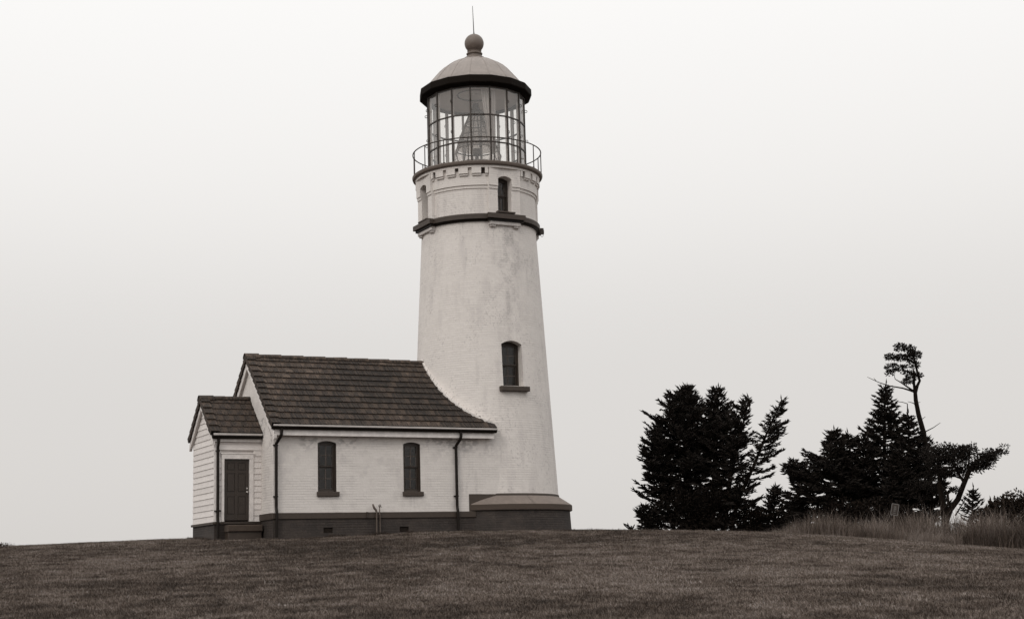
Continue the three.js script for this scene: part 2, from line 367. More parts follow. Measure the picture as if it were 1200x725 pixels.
// sash window facing +z at glass plane zg (mtx turns it to its wall): frame > sash, muntin, pane
function sashWindow(parent, mtx, cx, w, y0, ys, ya, zg, cols, rows, name = 'window') {
  const G = g => { const q = metric(g); q.applyMatrix4(mtx); return q; };
  const f = 0.055;
  const fr = extr(archPts(cx, w, y0, ys, ya), 0.09, [archPts(cx, w - 2 * f, y0 + f, ys - f * 0.4, ya - f).reverse()]); fr.translate(0, 0, zg - 0.02);
  const win = part(name, G(fr), M.sash, parent);
  const x0 = cx - w / 2 + f, x1 = cx + w / 2 - f, yb = y0 + f, yt = ys - f * 0.4, ym = (yb + yt) / 2 + 0.01, st = 0.042;
  // the arched head is boarded
  part('head_board', G((() => { const g = extr(archPts(cx, w - 2 * f - 0.004, yt - 0.006, ys - f * 0.4, ya - f - 0.003), 0.03); g.translate(0, 0, zg + 0.015); return g; })()), M.sash, win);
  for (const [a, b, dz] of [[yb, ym, -0.02], [ym, yt, 0.018]]) {
    const q = [box(x0, x0 + st, a, b, zg + dz, zg + dz + 0.036, 0.003), box(x1 - st, x1, a, b, zg + dz, zg + dz + 0.036, 0.003), box(x0 + st, x1 - st, a, a + st, zg + dz, zg + dz + 0.036, 0.003), box(x0 + st, x1 - st, b - st, b, zg + dz, zg + dz + 0.036, 0.003)];
    part('sash', G(merge(q)), M.sash, win);
    const gx0 = x0 + st, gx1 = x1 - st, gy0 = a + st, gy1 = b - st, mz = zg + dz + 0.012, mb = 0.018;
    for (let c = 1; c < cols; c++) { const x = lerp(gx0, gx1, c / cols); part('muntin', G(box(x - mb / 2, x + mb / 2, gy0, gy1, mz - 0.008, mz + 0.02, 0.003)), M.muntin, win); }
    for (let r = 1; r < rows; r++) { const y = lerp(gy0, gy1, r / rows); part('muntin', G(box(gx0, gx1, y - mb / 2, y + mb / 2, mz - 0.006, mz + 0.022, 0.003)), M.muntin, win); }
    for (let c = 0; c < cols; c++) for (let r = 0; r < rows; r++) {
      const pw = (gx1 - gx0) / cols, phh = (gy1 - gy0) / rows, g = new THREE.PlaneGeometry(pw, phh);
      g.rotateX(rr(-0.012, 0.012)); g.rotateY(rr(-0.012, 0.012)); g.translate(gx0 + pw * (c + 0.5), gy0 + phh * (r + 0.5), mz + 0.002);
      part('pane', G(g), M.oldGlass, win);
    }
  }
  return win;
}
const ID = new THREE.Matrix4();

// ---------------------------------------------------------------- the lighthouse tower (axis at the origin)
const TR = h => 2.1812 - 0.05366 * (h - 5.9953);
function cylUV(g0) {
  const g = g0.index ? g0.toNonIndexed() : g0, p = g.attributes.position, uv = new Float32Array(p.count * 2);
  const a = new THREE.Vector3(), b = new THREE.Vector3(), c = new THREE.Vector3(), n = new THREE.Vector3();
  for (let i = 0; i < p.count; i += 3) {
    a.fromBufferAttribute(p, i); b.fromBufferAttribute(p, i + 1); c.fromBufferAttribute(p, i + 2); n.copy(b).sub(a).cross(c.clone().sub(a)).normalize();
    const mx = (a.x + b.x + c.x) / 3, mz = (a.z + b.z + c.z) / 3, L = Math.hypot(mx, mz), radial = Math.abs((n.x * mx + n.z * mz) / L), ref = Math.atan2(mx, mz);
    [a, b, c].forEach((v, k) => {
      let az = Math.atan2(v.x, v.z); if (az - ref > Math.PI) az -= 2 * Math.PI; if (ref - az > Math.PI) az += 2 * Math.PI;
      let U = (az / Math.PI + 1) / 2, V = v.y / TWH;
      if (radial < 0.5) { U = 0.5 + ref / 6.283 + (L - Math.hypot(v.x, v.z)) / 13.5; if (Math.abs(n.y) > 0.6) { U = (az / Math.PI + 1) / 2; V = (v.y + Math.hypot(v.x, v.z)) / TWH; } }
      uv[(i + k) * 2] = U; uv[(i + k) * 2 + 1] = V;
    });
  }
  g.setAttribute('uv', new THREE.BufferAttribute(uv, 2)); return g;
}
const ev = new Evaluator(); ev.attributes = ['position', 'normal', 'uv']; ev.useGroups = false;
const brush = g => { const b = new Brush(g.index ? g : g, M.tower); b.updateMatrixWorld(); return b; };
const prism = (pts, z0, z1, ry = 0) => { const g = extr(pts, z1 - z0); g.translate(0, 0, z0); g.rotateY(ry); return g; };
function rawLathe(pts, seg = 128) { return new THREE.LatheGeometry(pts.map(p => new THREE.Vector2(...p)), seg); }

const tower = thing('lighthouse_tower', [0, 0, 0], 'tall white painted brick lighthouse tower with a glazed lantern and railed gallery', 'lighthouse');
{
  // shaft with one arched window towards the lawn
  let shaft = brush(rawLathe([[TR(0.2) - 0.5, 0.2], [TR(0.2), 0.2], [TR(3), 3], [TR(6), 6], [TR(8.4), 8.4], [TR(10.6), 10.6], [TR(10.6) - 0.5, 10.6], [TR(0.2) - 0.5, 0.2]]));
  shaft = ev.evaluate(shaft, brush(prism(archPts(0.03, 0.74, 5.11, 6.47, 6.585, 14), 1.2, 2.8)), SUBTRACTION);
  part('shaft_wall', toCreasedNormals(cylUV(shaft.geometry), 0.6), M.tower, tower);
  const w = sashWindow(tower, ID, 0.03, 0.74, 5.10, 6.47, 6.585, 1.79, 2, 2);
  part('window_sill', merge([box(-0.475, 0.535, 4.93, 5.085, 1.75, 2.375, 0.012)]), M.darkTrim, w);

  // plinth: battered dark brick wall, thick weathered cap with a sloping top
  const pw0 = cylUV(lathe([[2.3, 0.1], [2.83, 0.1], [2.81, 0.5], [2.775, 1.14], [2.3, 1.14], [2.3, 0.1]], 128)); { const a = pw0.attributes.uv; for (let i = 0; i < a.count; i++) a.setXY(i, a.getX(i) * 18, a.getY(i) * TWH); }
  part('plinth_wall', pw0, M.darkBrick, tower);
  part('plinth_wall', new THREE.BufferGeometry().copy(ring(2.3, 2.72, 1.14, 1.16)), M.capEdge, tower);
  const capArc = (a0, a1) => { const s = Math.max(2, Math.round((a1 - a0) / 3)); return toCreasedNormals(new THREE.LatheGeometry([[2.38, 1.155], [2.835, 1.155], [2.845, 1.175], [2.845, 1.335], [2.83, 1.355], [2.405, 1.635], [2.38, 1.64], [2.38, 1.155]].map(q => new THREE.Vector2(...q)), s, a0 * D2R, (a1 - a0) * D2R), 0.4); };
  for (let k = 0; k < 8; k++) part('plinth_cap', metric(capArc(-38.5 + k * 45 + 0.12, 6.5 + k * 45 - 0.12)), M.cap, tower);
  part('plinth_cap_edge', ring(2.80, 2.853, 1.17, 1.33, 128), M.capEdge, tower);
  part('flashing', lathe([[2.39, 1.62], [2.44, 1.62], [2.43, 1.675], [2.405, 1.69], [2.39, 1.62]], 128), M.darkTrim, tower);

  // watch room with four flat window bays
  let room = brush(rawLathe([[1.45, 10.5], [1.95, 10.5], [1.95, 11.64], [1.982, 11.66], [1.982, 11.74], [2.02, 11.76], [2.02, 12.42], [1.45, 12.42], [1.45, 10.5]], 144));
  for (let k = 0; k < 4; k++) {
    for (const [y0, y1, z1, hw] of [[10.52, 11.64, 1.985, 0.57], [11.64, 11.74, 2.012, 0.571], [11.74, 12.415, 2.04, 0.572]]) {
      const g = new THREE.BoxGeometry(hw * 2, y1 - y0 + 0.001, 0.6); g.translate(0, (y0 + y1) / 2, z1 - 0.3); g.rotateY(k * Math.PI / 2);
      room = ev.evaluate(room, brush(g), ADDITION);
    }
  }
  for (let k = 0; k < 4; k++) room = ev.evaluate(room, brush(prism(archPts(0, 0.50, 10.88, 11.99, 12.075, 12), 1.2, 2.6, k * Math.PI / 2)), SUBTRACTION);
  part('watch_room_wall', toCreasedNormals(cylUV(room.geometry), 0.6), M.tower, tower);
  for (let k = 0; k < 4; k++) {
    const m = new THREE.Matrix4().makeRotationY(k * Math.PI / 2);
    const w2 = sashWindow(tower, m, 0, 0.50, 10.87, 11.99, 12.075, 1.66, 2, 1);
    const sill = merge([box(-0.33, 0.33, 10.82, 10.875, 1.6, 2.11, 0.01)]); sill.applyMatrix4(m); part('window_sill', sill, M.darkTrim, w2);
  }
  // belt course: round, but straight across each bay
  const arc = (r0, r1, h0, h1, a0, a1) => {
    const n = Math.max(2, Math.ceil((a1 - a0) / 3)), p = [];
    for (let k = 0; k <= n; k++) { const a = lerp(a0, a1, k / n) * D2R; p.push([r1 * Math.sin(a), -r1 * Math.cos(a)]); }
    for (let k = n; k >= 0; k--) { const a = lerp(a0, a1, k / n) * D2R; p.push([r0 * Math.sin(a), -r0 * Math.cos(a)]); }
    const g = extr(p, h1 - h0); g.rotateX(-Math.PI / 2); g.translate(0, h0, 0); return metric(g);
  };
  for (let k = 0; k < 4; k++) {
    const m = new THREE.Matrix4().makeRotationY(k * Math.PI / 2);
    part('belt_course', lathePart([[1.9, 10.62], [2.08, 10.62], [2.085, 10.76], [2.06, 10.79], [1.9, 10.82], [1.9, 10.62]], 17 + 90 * k, 73 + 90 * k), M.darkTrim, tower);
    part('belt_course', lathePart([[1.9, 10.545], [2.0, 10.545], [2.045, 10.621], [1.9, 10.621], [1.9, 10.545]], 17 + 90 * k, 73 + 90 * k), M.gutter, tower);
    const c = (x0, z0, x1, z1, y0, y1) => { const g = extr([[-x0, -z0], [x0, -z0], [x1, -z1], [-x1, -z1]].reverse(), y1 - y0); g.rotateX(-Math.PI / 2); g.translate(0, y0, 0); return g; };
    const b = merge([c(0.62, 1.80, 0.69, 2.135, 10.625, 10.785)]); b.applyMatrix4(m); part('belt_course', b, M.darkTrim, tower);
    const b2 = merge([c(0.60, 1.80, 0.645, 2.06, 10.548, 10.6245)]); b2.applyMatrix4(m); part('belt_course', b2, M.gutter, tower);
    const br = merge([box(-0.56, 0.56, 10.425, 10.546, 1.7, 2.02, 0.012), box(-0.53, -0.33, 10.365, 10.424, 1.7, 1.985, 0.012), box(0.33, 0.53, 10.365, 10.424, 1.7, 1.985, 0.012)]); br.applyMatrix4(m); part('bay_bracket', br, M.dirtyWhite, tower);
  }
  function lathePart(pts, a0, a1) { return metric(toCreasedNormals(new THREE.LatheGeometry(pts.map(q => new THREE.Vector2(...q)), Math.ceil((a1 - a0) / 2.5), a0 * D2R, (a1 - a0) * D2R), 0.4)); }
  // corbel table: blocks with slots between, carrying a plain band under the gallery
  part('corbel_band', cylUV(ring(1.98, 2.12, 12.33, 12.412, 144)), M.tower, tower);
  for (let k = 0; k < 4; k++) {
    const e = [16.6]; for (const c of [21, 33, 45, 57, 69]) e.push(c - 1.75, c + 1.75); e.push(73.4);
    for (let i = 0; i < e.length; i += 2) {
      part('corbel_block', cylUV(mergeGeometries([arc(1.98, 2.115, 12.135, 12.3295, e[i] + 90 * k, e[i + 1] + 90 * k), arc(1.98, 2.075, 12.075, 12.1345, e[i] + 0.3 + 90 * k, e[i + 1] - 0.3 + 90 * k)].map(clean))), M.tower, tower);
    }
    for (const [c, hh] of [[21, 0], [45, 1], [69, 0]]) part(hh ? 'scupper' : 'vent_slot', arc(2.0, 2.024 + 0.05 * hh, 12.14 + 0.12 * hh, 12.328 + 0.05 * hh * 0, c - 1.7 + 90 * k, c + 1.7 + 90 * k), M.dark, tower);
  }
  // gallery deck and railing
  part('gallery_deck', lathe([[0.3, 12.4125], [2.16, 12.4125], [2.205, 12.44], [2.225, 12.49], [2.225, 12.525], [2.21, 12.54], [0.3, 12.54], [0.3, 12.4125]], 144), M.deck, tower);
  const circle = (r, h, n = 64) => Array.from({ length: n }, (_, i) => [Math.sin(i / n * 6.28319) * r, h, Math.cos(i / n * 6.28319) * r]);
  const rail = part('gallery_railing', tube(circle(2.19, 13.33), 0.021, 6, true, 128), M.iron, tower);
  for (let k = 0; k < 16; k++) {
    const a = (-33.6 + 22.5 * k) * D2R, g = poly([[2.19 * Math.sin(a), 12.5, 2.19 * Math.cos(a)], [2.19 * Math.sin(a), 13.33, 2.19 * Math.cos(a)]], [0.019, 0.017], 6);
    part('baluster', g, M.iron, rail);
    const ft = new THREE.CylinderGeometry(0.04, 0.05, 0.04, 8); ft.translate(2.17 * Math.sin(a), 12.555, 2.17 * Math.cos(a)); part('baluster_foot', metric(ft), M.iron, rail);
  }
  // lantern: sixteen sides
  const N = 16, A0 = -9.6, LR = 1.665;
  const lath16 = (pts, a = A0) => { const g = new THREE.LatheGeometry(pts.map(q => new THREE.Vector2(...q)), N, a * D2R, Math.PI * 2); return metric(toCreasedNormals(g, 0.2)); };
  const frame = part('lantern_frame', lath16([[LR - 0.10, 12.538], [LR + 0.05, 12.538], [LR + 0.05, 12.64], [LR - 0.10, 12.66], [LR - 0.10, 12.538]]), M.iron, tower);
  part('head_rail', lath16([[LR - 0.10, 15.22], [LR + 0.02, 15.22], [LR + 0.02, 15.30], [LR - 0.10, 15.30], [LR - 0.10, 15.22]]), M.iron, frame);
  const bars = [13.345, 14.275];
  for (const h of bars) part('glazing_bar', lath16([[LR - 0.03, h - 0.02], [LR + 0.022, h - 0.02], [LR + 0.022, h + 0.02], [LR - 0.03, h + 0.02], [LR - 0.03, h - 0.02]]), M.iron, frame);
  for (let k = 0; k < N; k++) {
    const a = (A0 + 22.5 * k) * D2R, m = new THREE.Matrix4().makeRotationY(a);
    const g = metric(box(-0.026, 0.026, 12.6, 15.26, LR - 0.012, LR + 0.03, 0.004)); g.applyMatrix4(m); const mu = part('mullion', g, M.iron, frame);
    const g2 = metric(box(-0.022, 0.022, 12.64, 15.24, LR - 0.10, LR - 0.0125, 0.004)); g2.applyMatrix4(m); part('mullion_web', g2, M.mullionIn, mu);
    for (const h of [13.72, 14.78]) { const t = new THREE.TorusGeometry(0.042, 0.011, 5, 12); t.rotateY(Math.PI / 2); t.translate(0, h, LR + 0.062); t.applyMatrix4(m); part('handhold', metric(t), M.iron, mu); }
    const am = a + 11.25 * D2R, ap = (LR - 0.005) * Math.cos(11.25 * D2R), pw = 2 * LR * Math.sin(11.25 * D2R) - 0.04;
    for (const [y0, y1] of [[12.64, bars[0] - 0.02], [bars[0] + 0.02, bars[1] - 0.02], [bars[1] + 0.02, 15.22]]) {
      const pg = new THREE.PlaneGeometry(pw, y1 - y0); pg.rotateX(rr(-0.004, 0.004)); pg.translate(0, (y0 + y1) / 2, ap); pg.rotateY(am); part('pane', pg, M.glass, frame);
    }
  }
  // roof: dark sixteen-sided eave, panelled dome, vent ball and lightning rod
  const eave = part('lantern_eave', lath16([[1.60, 15.27], [1.69, 15.255], [1.86, 15.31], [1.925, 15.32], [1.94, 15.345], [1.935, 15.555], [1.91, 15.58], [1.70, 15.62], [1.60, 15.62], [1.57, 15.36], [1.60, 15.27]]), M.roofIron, tower);
  const domePts = [[1.72, 15.60], [1.64, 15.74], [1.53, 15.88], [1.41, 16.02], [1.25, 16.21], [1.09, 16.36], [0.90, 16.49], [0.68, 16.61], [0.46, 16.70], [0.32, 16.735]];
  for (let k = 0; k < N; k++) {
    const a = A0 + 22.5 * k;
    const pts = domePts.map(q => new THREE.Vector2(...q)).concat(domePts.map(([r, h]) => new THREE.Vector2(r - 0.02, h - 0.03)).reverse());
    part('dome_panel', metric(toCreasedNormals(new THREE.LatheGeometry(pts, 3, (a + 0.25) * D2R, 22 * D2R), 0.6)), M.dome, eave);
    part('dome_rib', poly(domePts.map(([r, h]) => [(r + 0.001) * Math.sin(a * D2R), h, (r + 0.001) * Math.cos(a * D2R)]), domePts.map(() => 0.012), 5), M.dome, eave);
  }
  part('ceiling', lathe([[0.05, 15.52], [0.62, 15.47], [1.58, 15.30], [1.60, 15.34], [0.62, 15.52], [0.05, 15.56], [0.05, 15.52]], 48), M.ceiling, eave);
  part('ceiling_ring', (() => { const t = new THREE.TorusGeometry(0.62, 0.022, 6, 48); t.rotateX(Math.PI / 2); t.translate(0, 15.455, 0); return metric(t); })(), M.darkTrim, eave);
  part('vent_collar', lathe([[0, 16.70], [0.36, 16.70], [0.375, 16.75], [0.365, 16.78], [0.29, 16.825], [0.24, 16.84], [0.235, 16.90], [0.275, 16.92], [0.28, 16.955], [0.235, 16.98], [0.225, 17.0], [0.25, 17.05], [0, 17.06]], 40), M.ball, eave);
  part('vent_ball', (() => { const s = new THREE.SphereGeometry(0.335, 40, 28); s.translate(0, 17.325, 0); return metric(s); })(), M.ball, eave);
  part('lightning_rod', poly([[0, 17.62, 0], [-0.004, 17.75, 0], [-0.03, 18.69, 0.005]], [0.035, 0.018, 0.009], 6), M.iron, eave);
  // small fixture on the belt
  { const a = 66 * D2R, g = box(-0.06, 0.06, 10.52, 10.66, 2.08, 2.22, 0.01); g.rotateY(a); part('floodlight', metric(g), M.iron, tower);
    part('cable_loop', tube([[2.06 * Math.sin(a), 10.52, 2.06 * Math.cos(a)], [2.14 * Math.sin(a), 10.43, 2.14 * Math.cos(a)], [2.19 * Math.sin(a), 10.45, 2.19 * Math.cos(a)], [2.19 * Math.sin(a), 10.53, 2.19 * Math.cos(a)]], 0.008, 5), M.iron, tower); }
}
// the lens stands inside the lantern
{
  const lens = thing('fresnel_lens', [0, 12.54, 0], 'large beehive shaped glass lens with metal ribs inside the lantern', 'lens');
  part('pedestal', lathe([[0, 0], [0.55, 0], [0.55, 0.06], [0.40, 0.10], [0.36, 0.26], [0.62, 0.34], [0.66, 0.40], [0, 0.40]], 40), M.brass, lens);
  const glassPrism = new THREE.MeshPhysicalMaterial({ color: col(0.52, 0.8), roughness: 0.08, transmission: 0.74, thickness: 0, ior: 1.5, side: THREE.DoubleSide });
  const clearPrism = new THREE.MeshPhysicalMaterial({ color: col(0.82, 0.5), roughness: 0.03, transmission: 0.95, thickness: 0, ior: 1.5, side: THREE.DoubleSide });
  const prof = (h) => h < 0.42 ? 0.70 : h < 0.95 ? 0.74 + 0.08 * Math.sin((h - 0.42) / 0.53 * Math.PI) : Math.max(0.14, 0.70 - 0.56 * Math.pow((h - 0.95) / 1.45, 1.25));
  for (const [h0, h1, n] of [[0.44, 0.93, 7], [0.99, 1.42, 6], [1.46, 1.86, 6], [1.90, 2.36, 6]]) {
    const pts = []; for (let k = 0; k < n; k++) { const a = lerp(h0, h1, k / n), b = lerp(h0, h1, (k + 0.72) / n), c = lerp(h0, h1, (k + 0.98) / n); pts.push([prof(a) - 0.05, a], [prof(b) + 0.015, b], [prof(c) - 0.05, c]); }
    part('prism_ring', metric(toCreasedNormals(new THREE.LatheGeometry(pts.map(q => new THREE.Vector2(...q)), 48), 0.3)), h0 < 0.9 ? clearPrism : glassPrism, lens);
  }
  for (const h of [0.42, 0.96, 1.44, 1.88, 2.38]) { const t = new THREE.TorusGeometry(prof(h) + 0.01, 0.022, 6, 40); t.rotateX(Math.PI / 2); t.translate(0, h, 0); part('ring_frame', metric(t), M.brass, lens); }
  for (let k = 0; k < 8; k++) { const a = (k * 45 + 8) * D2R, hs = [0.42, 0.68, 0.95, 1.2, 1.45, 1.7, 1.95, 2.2, 2.38]; part('rib', poly(hs.map(h => [Math.sin(a) * (prof(h) + 0.02), h, Math.cos(a) * (prof(h) + 0.02)]), hs.map(() => 0.02), 5), M.brass, lens); }
  part('cowl', lathe([[0, 2.38], [0.17, 2.38], [0.12, 2.50], [0.09, 2.62], [0, 2.64]], 24), M.brass, lens);
  part('lamp_stand', lathe([[0, 0.40], [0.12, 0.40], [0.07, 0.48], [0.06, 0.75], [0.13, 0.78], [0.13, 1.0], [0, 1.02]], 20), M.brass, lens);
  // sun curtain drawn part of the way round
  const cloth = new THREE.MeshPhysicalMaterial({ color: col(0.62), roughness: 0.95, transmission: 0.35, thickness: 0, side: THREE.DoubleSide });
  const curtain = (a0, a1, b0, b1, h0, h1, label) => {
    const nu = 46, nv = 14, pos = [], idx = [];
    for (let j = 0; j <= nv; j++) for (let i = 0; i <= nu; i++) {
      const v = j / nv, u = i / nu, a = lerp(lerp(a0, a1, u), lerp(b0, b1, u), v) * D2R, r = 1.44 + 0.035 * Math.sin(u * 34 + v * 1.3) + 0.01 * Math.sin(u * 71);
      pos.push(Math.sin(a) * r, lerp(h1, h0, v) - 15.2, Math.cos(a) * r);
    }
    for (let j = 0; j < nv; j++) for (let i = 0; i < nu; i++) { const a = j * (nu + 1) + i; idx.push(a, a + 1, a + nu + 1, a + 1, a + nu + 2, a + nu + 1); }
    const g = new THREE.BufferGeometry(); g.setAttribute('position', new THREE.Float32BufferAttribute(pos, 3)); g.setIndex(idx); g.computeVertexNormals();
    const o = smooth(new THREE.Mesh(g, cloth)); o.name = numbered('curtain'); o.position.set(0, 15.2, 0); scene.add(o); tag(o, label, 'curtain');
  };
  curtain(-19, 1, -9, 0, 13.0, 15.2, 'pale cloth curtain hanging beside the lens inside the lantern glass');
}

// ---------------------------------------------------------------- workroom: gabled brick building against the tower
const SL = 0.918, TH = Math.atan(SL), CS = Math.cos(TH), SN = Math.sin(TH);
// concrete tile: thin slab with two shallow flutes; x across, z down the slope
function tileGeo(w, l, t = 0.042) {
  const top = [[0, 0.016], [0.05, 0.016], [0.09, 0], [0.43, 0.004], [0.47, 0.012], [0.53, 0.012], [0.57, 0.003], [0.93, 0], [1, 0.008]];
  const s = []; for (const [u, h] of top) s.push([u * w, t + h]); s.push([w, 0], [0, 0]);
  const g = extr(s.reverse(), l); return metric(g);
}
const TW = 0.33, TL = 0.36, EXP = 0.295;
const tileG = tileGeo(TW - 0.004, TL);
function rakeGeo(l, dir) { // L-shaped verge tile; dir -1: hangs over the left
  const g = merge([box(-0.02, 0.215, 0, 0.034, 0, l, 0.006), box(-0.055, -0.0202, -0.125, 0.034, 0, l, 0.006)]); return g;
}
const rakeG = rakeGeo(0.335); rakeG.translate(0, 0.012, 0);
function ridgeGeo(l) {
  const o = [[-0.17, -0.135], [-0.15, -0.07], [-0.09, -0.005], [-0.04, 0.03], [0, 0.038], [0.04, 0.03], [0.09, -0.005], [0.15, -0.07], [0.17, -0.135]], s = o.concat(o.map(([x, y]) => [x * 0.86, y - 0.022]).reverse());
  const g = extr(s.map(p => [p[0], p[1]]).reverse(), l); return metric(g);
}
const ridgeG = ridgeGeo(0.45); ridgeG.rotateY(Math.PI / 2); // runs along +x
const toneAt = (x, q, k = 0) => clamp(Math.floor((0.5 - (k ? 0 : 0.30 * Math.exp(-(((x + 4.6) / 1.3) ** 2) - (((q - 1.1) / 0.8) ** 2))) + 1.25 * (fbm(x * 0.75 + 4 + k, q * 1.1 + 2, 4) - 0.5) + 0.38 * (rnd() - 0.5)) * 6), 0, 5);
// tiles on one slope; ridge line at (y0, z 0), tile lower edges at q along the slope
function slopeTiles(parent, mtx, courses, qEave, xLeft, xEnd, yRidge, k) {
  for (let c = 0; c < courses; c++) {
    const qlow = qEave - c * EXP, z = (qlow - 0.15) * CS, xr = xEnd(z, yRidge - SL * z);
    let x = xLeft - (c % 2 ? TW / 2 : 0);
    while (x < xr - 0.02) {
      let w = TW, x0 = x;
      if (x0 < xLeft) { w -= xLeft - x0; x0 = xLeft; }
      if (x0 + w > xr) w = xr - x0;
      if (w > 0.03) {
        const m = part('roof_tile', tileG, M.tiles[toneAt(x0, qlow, k)], parent);
        const qt = qlow - TL, d = 0.125 + rr(-0.012, 0.012);
        m.position.set(x0, yRidge - qt * SN - 0.03 * CS, qt * CS - 0.03 * SN); m.rotation.set(TH - d, 0, rr(-0.004, 0.004)); m.scale.x = w / TW;
      }
      x += TW;
    }
  }
}
const pipeMat = M.gutter;
function gutterGeo(x0, x1, yTop, zBack) { // open box gutter, profile in (z, y)
  const o = [[0, 0], [0, -0.115], [0.075, -0.115], [0.115, -0.05], [0.115, 0], [0.103, 0], [0.103, -0.045], [0.068, -0.103], [0.012, -0.103], [0.012, 0]];
  const g = extr(o.map(([a, b]) => [-a, b]).reverse(), x1 - x0); g.rotateY(Math.PI / 2); // shape x -> -z, extrude -> +x
  g.translate(x0, yTop, zBack); return metric(g);
}
const work = thing('workroom', [0, 0, 0], 'low white painted brick workroom with dark tiled gable roof joined to the tower', 'building');
const WZ = 2.3056, WX = -8.0207;
{
  const w1 = archPts(-6.361, 0.585, 1.74, 3.185, 3.25), w2 = archPts(-3.612, 0.565, 1.74, 3.185, 3.25);
  const v1 = [[-6.498, 0.536], [-6.206, 0.536], [-6.206, 0.69], [-6.498, 0.69]], v2 = [[-4.06, 0.536], [-3.765, 0.536], [-3.765, 0.69], [-4.06, 0.69]];
  const rect = (x0, x1, y0, y1) => [[x0, y0], [x1, y0], [x1, y1], [x0, y1]];
  const front = extr(rect(-7.70, -0.55, 1.0, 3.66), 0.38, [w1.slice().reverse(), w2.slice().reverse()]); front.translate(0, 0, WZ - 0.38);
  part('front_wall', metric(front), M.wall, work);
  const back = extr(rect(-7.70, -0.9, 0.2, 3.66), 0.36); back.translate(0, 0, -WZ); part('back_wall', metric(back), M.wall, work);
  const gab = extr([[-WZ, 1.0], [WZ, 1.0], [WZ, 5.93 - SL * WZ], [0, 5.93], [-WZ, 5.93 - SL * WZ]], 0.32); gab.rotateY(-Math.PI / 2); gab.translate(WX + 0.32, 0, 0);
  part('gable_wall', metric(gab), M.wall, work);
  part('floor', metric(box(-7.69, -2.2, 0.9, 1.0, -1.9, 1.9)), M.dark, work);
  // dark painted base with a projecting water table
  const base = extr(rect(WX - 0.03, -1.2, 0.1, 0.9445), 0.42, [v1.slice().reverse(), v2.slice().reverse()]); base.translate(0, 0, WZ + 0.03 - 0.42); part('base_wall', metric(base), M.darkBrick, work);
  part('base_wall', metric(box(WX - 0.03, WX + 0.3, 0.1, 0.9445, -WZ - 0.03, WZ - 0.395)), M.darkBrick, work);
  part('water_table', metric(box(WX - 0.065, -1.48, 0.9455, 1.128, 1.95, WZ + 0.065, 0.012)), M.darkTrim, work);
  part('water_table', metric(box(WX - 0.065, WX + 0.32, 0.9455, 1.128, -WZ - 0.06, 1.9495, 0.012)), M.darkTrim, work);
  for (const [a, b] of [[-6.498, -6.206], [-4.06, -3.765]]) {
    const f = part('vent', merge([box(a, b, 0.536, 0.69, 2.12, 2.14, 0.003)]), M.dark, work);
    for (let k = 0; k < 4; k++) { const y = 0.565 + k * 0.034; const g = box(a + 0.004, b - 0.004, -0.004, 0.004, -0.02, 0.02, 0.001); g.rotateX(0.6); g.translate(0, y, 2.28); part('louvre', metric(g), M.dark, f); }
  }
  for (const [cx, w] of [[-6.361, 0.585], [-3.612, 0.565]]) {
    const o = sashWindow(work, ID, cx, w, 1.735, 3.185, 3.25, WZ - 0.15, 2, 2);
    part('window_sill', merge([box(cx - w / 2 - 0.035, cx + w / 2 + 0.075, 1.605, 1.738, WZ - 0.2, WZ + 0.075, 0.012)]), M.darkTrim, o);
    for (const s of [-1, 1]) part('jamb', merge([box(cx + s * (w / 2 - 0.011) - 0.01, cx + s * (w / 2 - 0.011) + 0.01, 1.74, 3.19, WZ - 0.079, WZ - 0.004, 0.003)]), M.sash, o);
  }
  // blank wall strip beside the plinth cap, tarred
  part('flashing', extr([[-1.70, 1.12], [-0.70, 1.12], [-0.70, 1.66], [-1.70, 1.66]], 0.012).translate(0, 0, WZ + 0.001), M.darkTrim, work);

  // roof
  const YR = 6.055, curve = [[0, 2.22], [0.63, 2.31], [1.08, 2.42], [1.49, 2.49], [1.77, 2.53], [2.04, 2.565], [2.45, 2.585], [3, 2.585]];
  const rc = z => { for (let k = 0; k < curve.length - 1; k++) if (z <= curve[k + 1][0]) return lerp(curve[k][1], curve[k + 1][1], (z - curve[k][0]) / (curve[k + 1][0] - curve[k][0])); return 2.585; };
  const roofEnd = z => { const r = rc(z), q = r * r - z * z; return Math.min(-0.82, q > 0 ? -Math.sqrt(q) : -0.82); };
  const QE = 3.53;
  const deckPts = [[-8.12, 0.02], [-8.12, QE - 0.03]]; for (let k = 0; k <= 14; k++) { const q = lerp(QE - 0.03, 0.02, k / 14), z = q * CS; deckPts.push([roofEnd(z) + (z > 2.4 ? -0.004 : 0.10), q]); }
  const deck = extr(deckPts.map(([x, q]) => [x, -q]), 0.045); // shape y = -q (up the slope)
  deck.rotateX(-Math.PI / 2); deck.rotateX(TH); deck.translate(0, YR - 0.075 / CS, 0);
  const roof = part('roof', metric(deck), M.dark, work);
  { const b = deck.clone(); b.scale(1, 1, -1); const ix = metric(b); const p = ix.attributes.position; for (let i = 0; i < p.count; i += 3) { const t = [p.getX(i), p.getY(i), p.getZ(i)]; p.setXYZ(i, p.getX(i + 1), p.getY(i + 1), p.getZ(i + 1)); p.setXYZ(i + 1, ...t); } ix.computeVertexNormals(); part('roof_back_slope', ix, M.tiles[2], roof); }
  slopeTiles(roof, ID, 12, QE, -7.97, z => { const e = roofEnd(z); return e < -0.83 ? e + 0.06 : e; }, YR, 0);
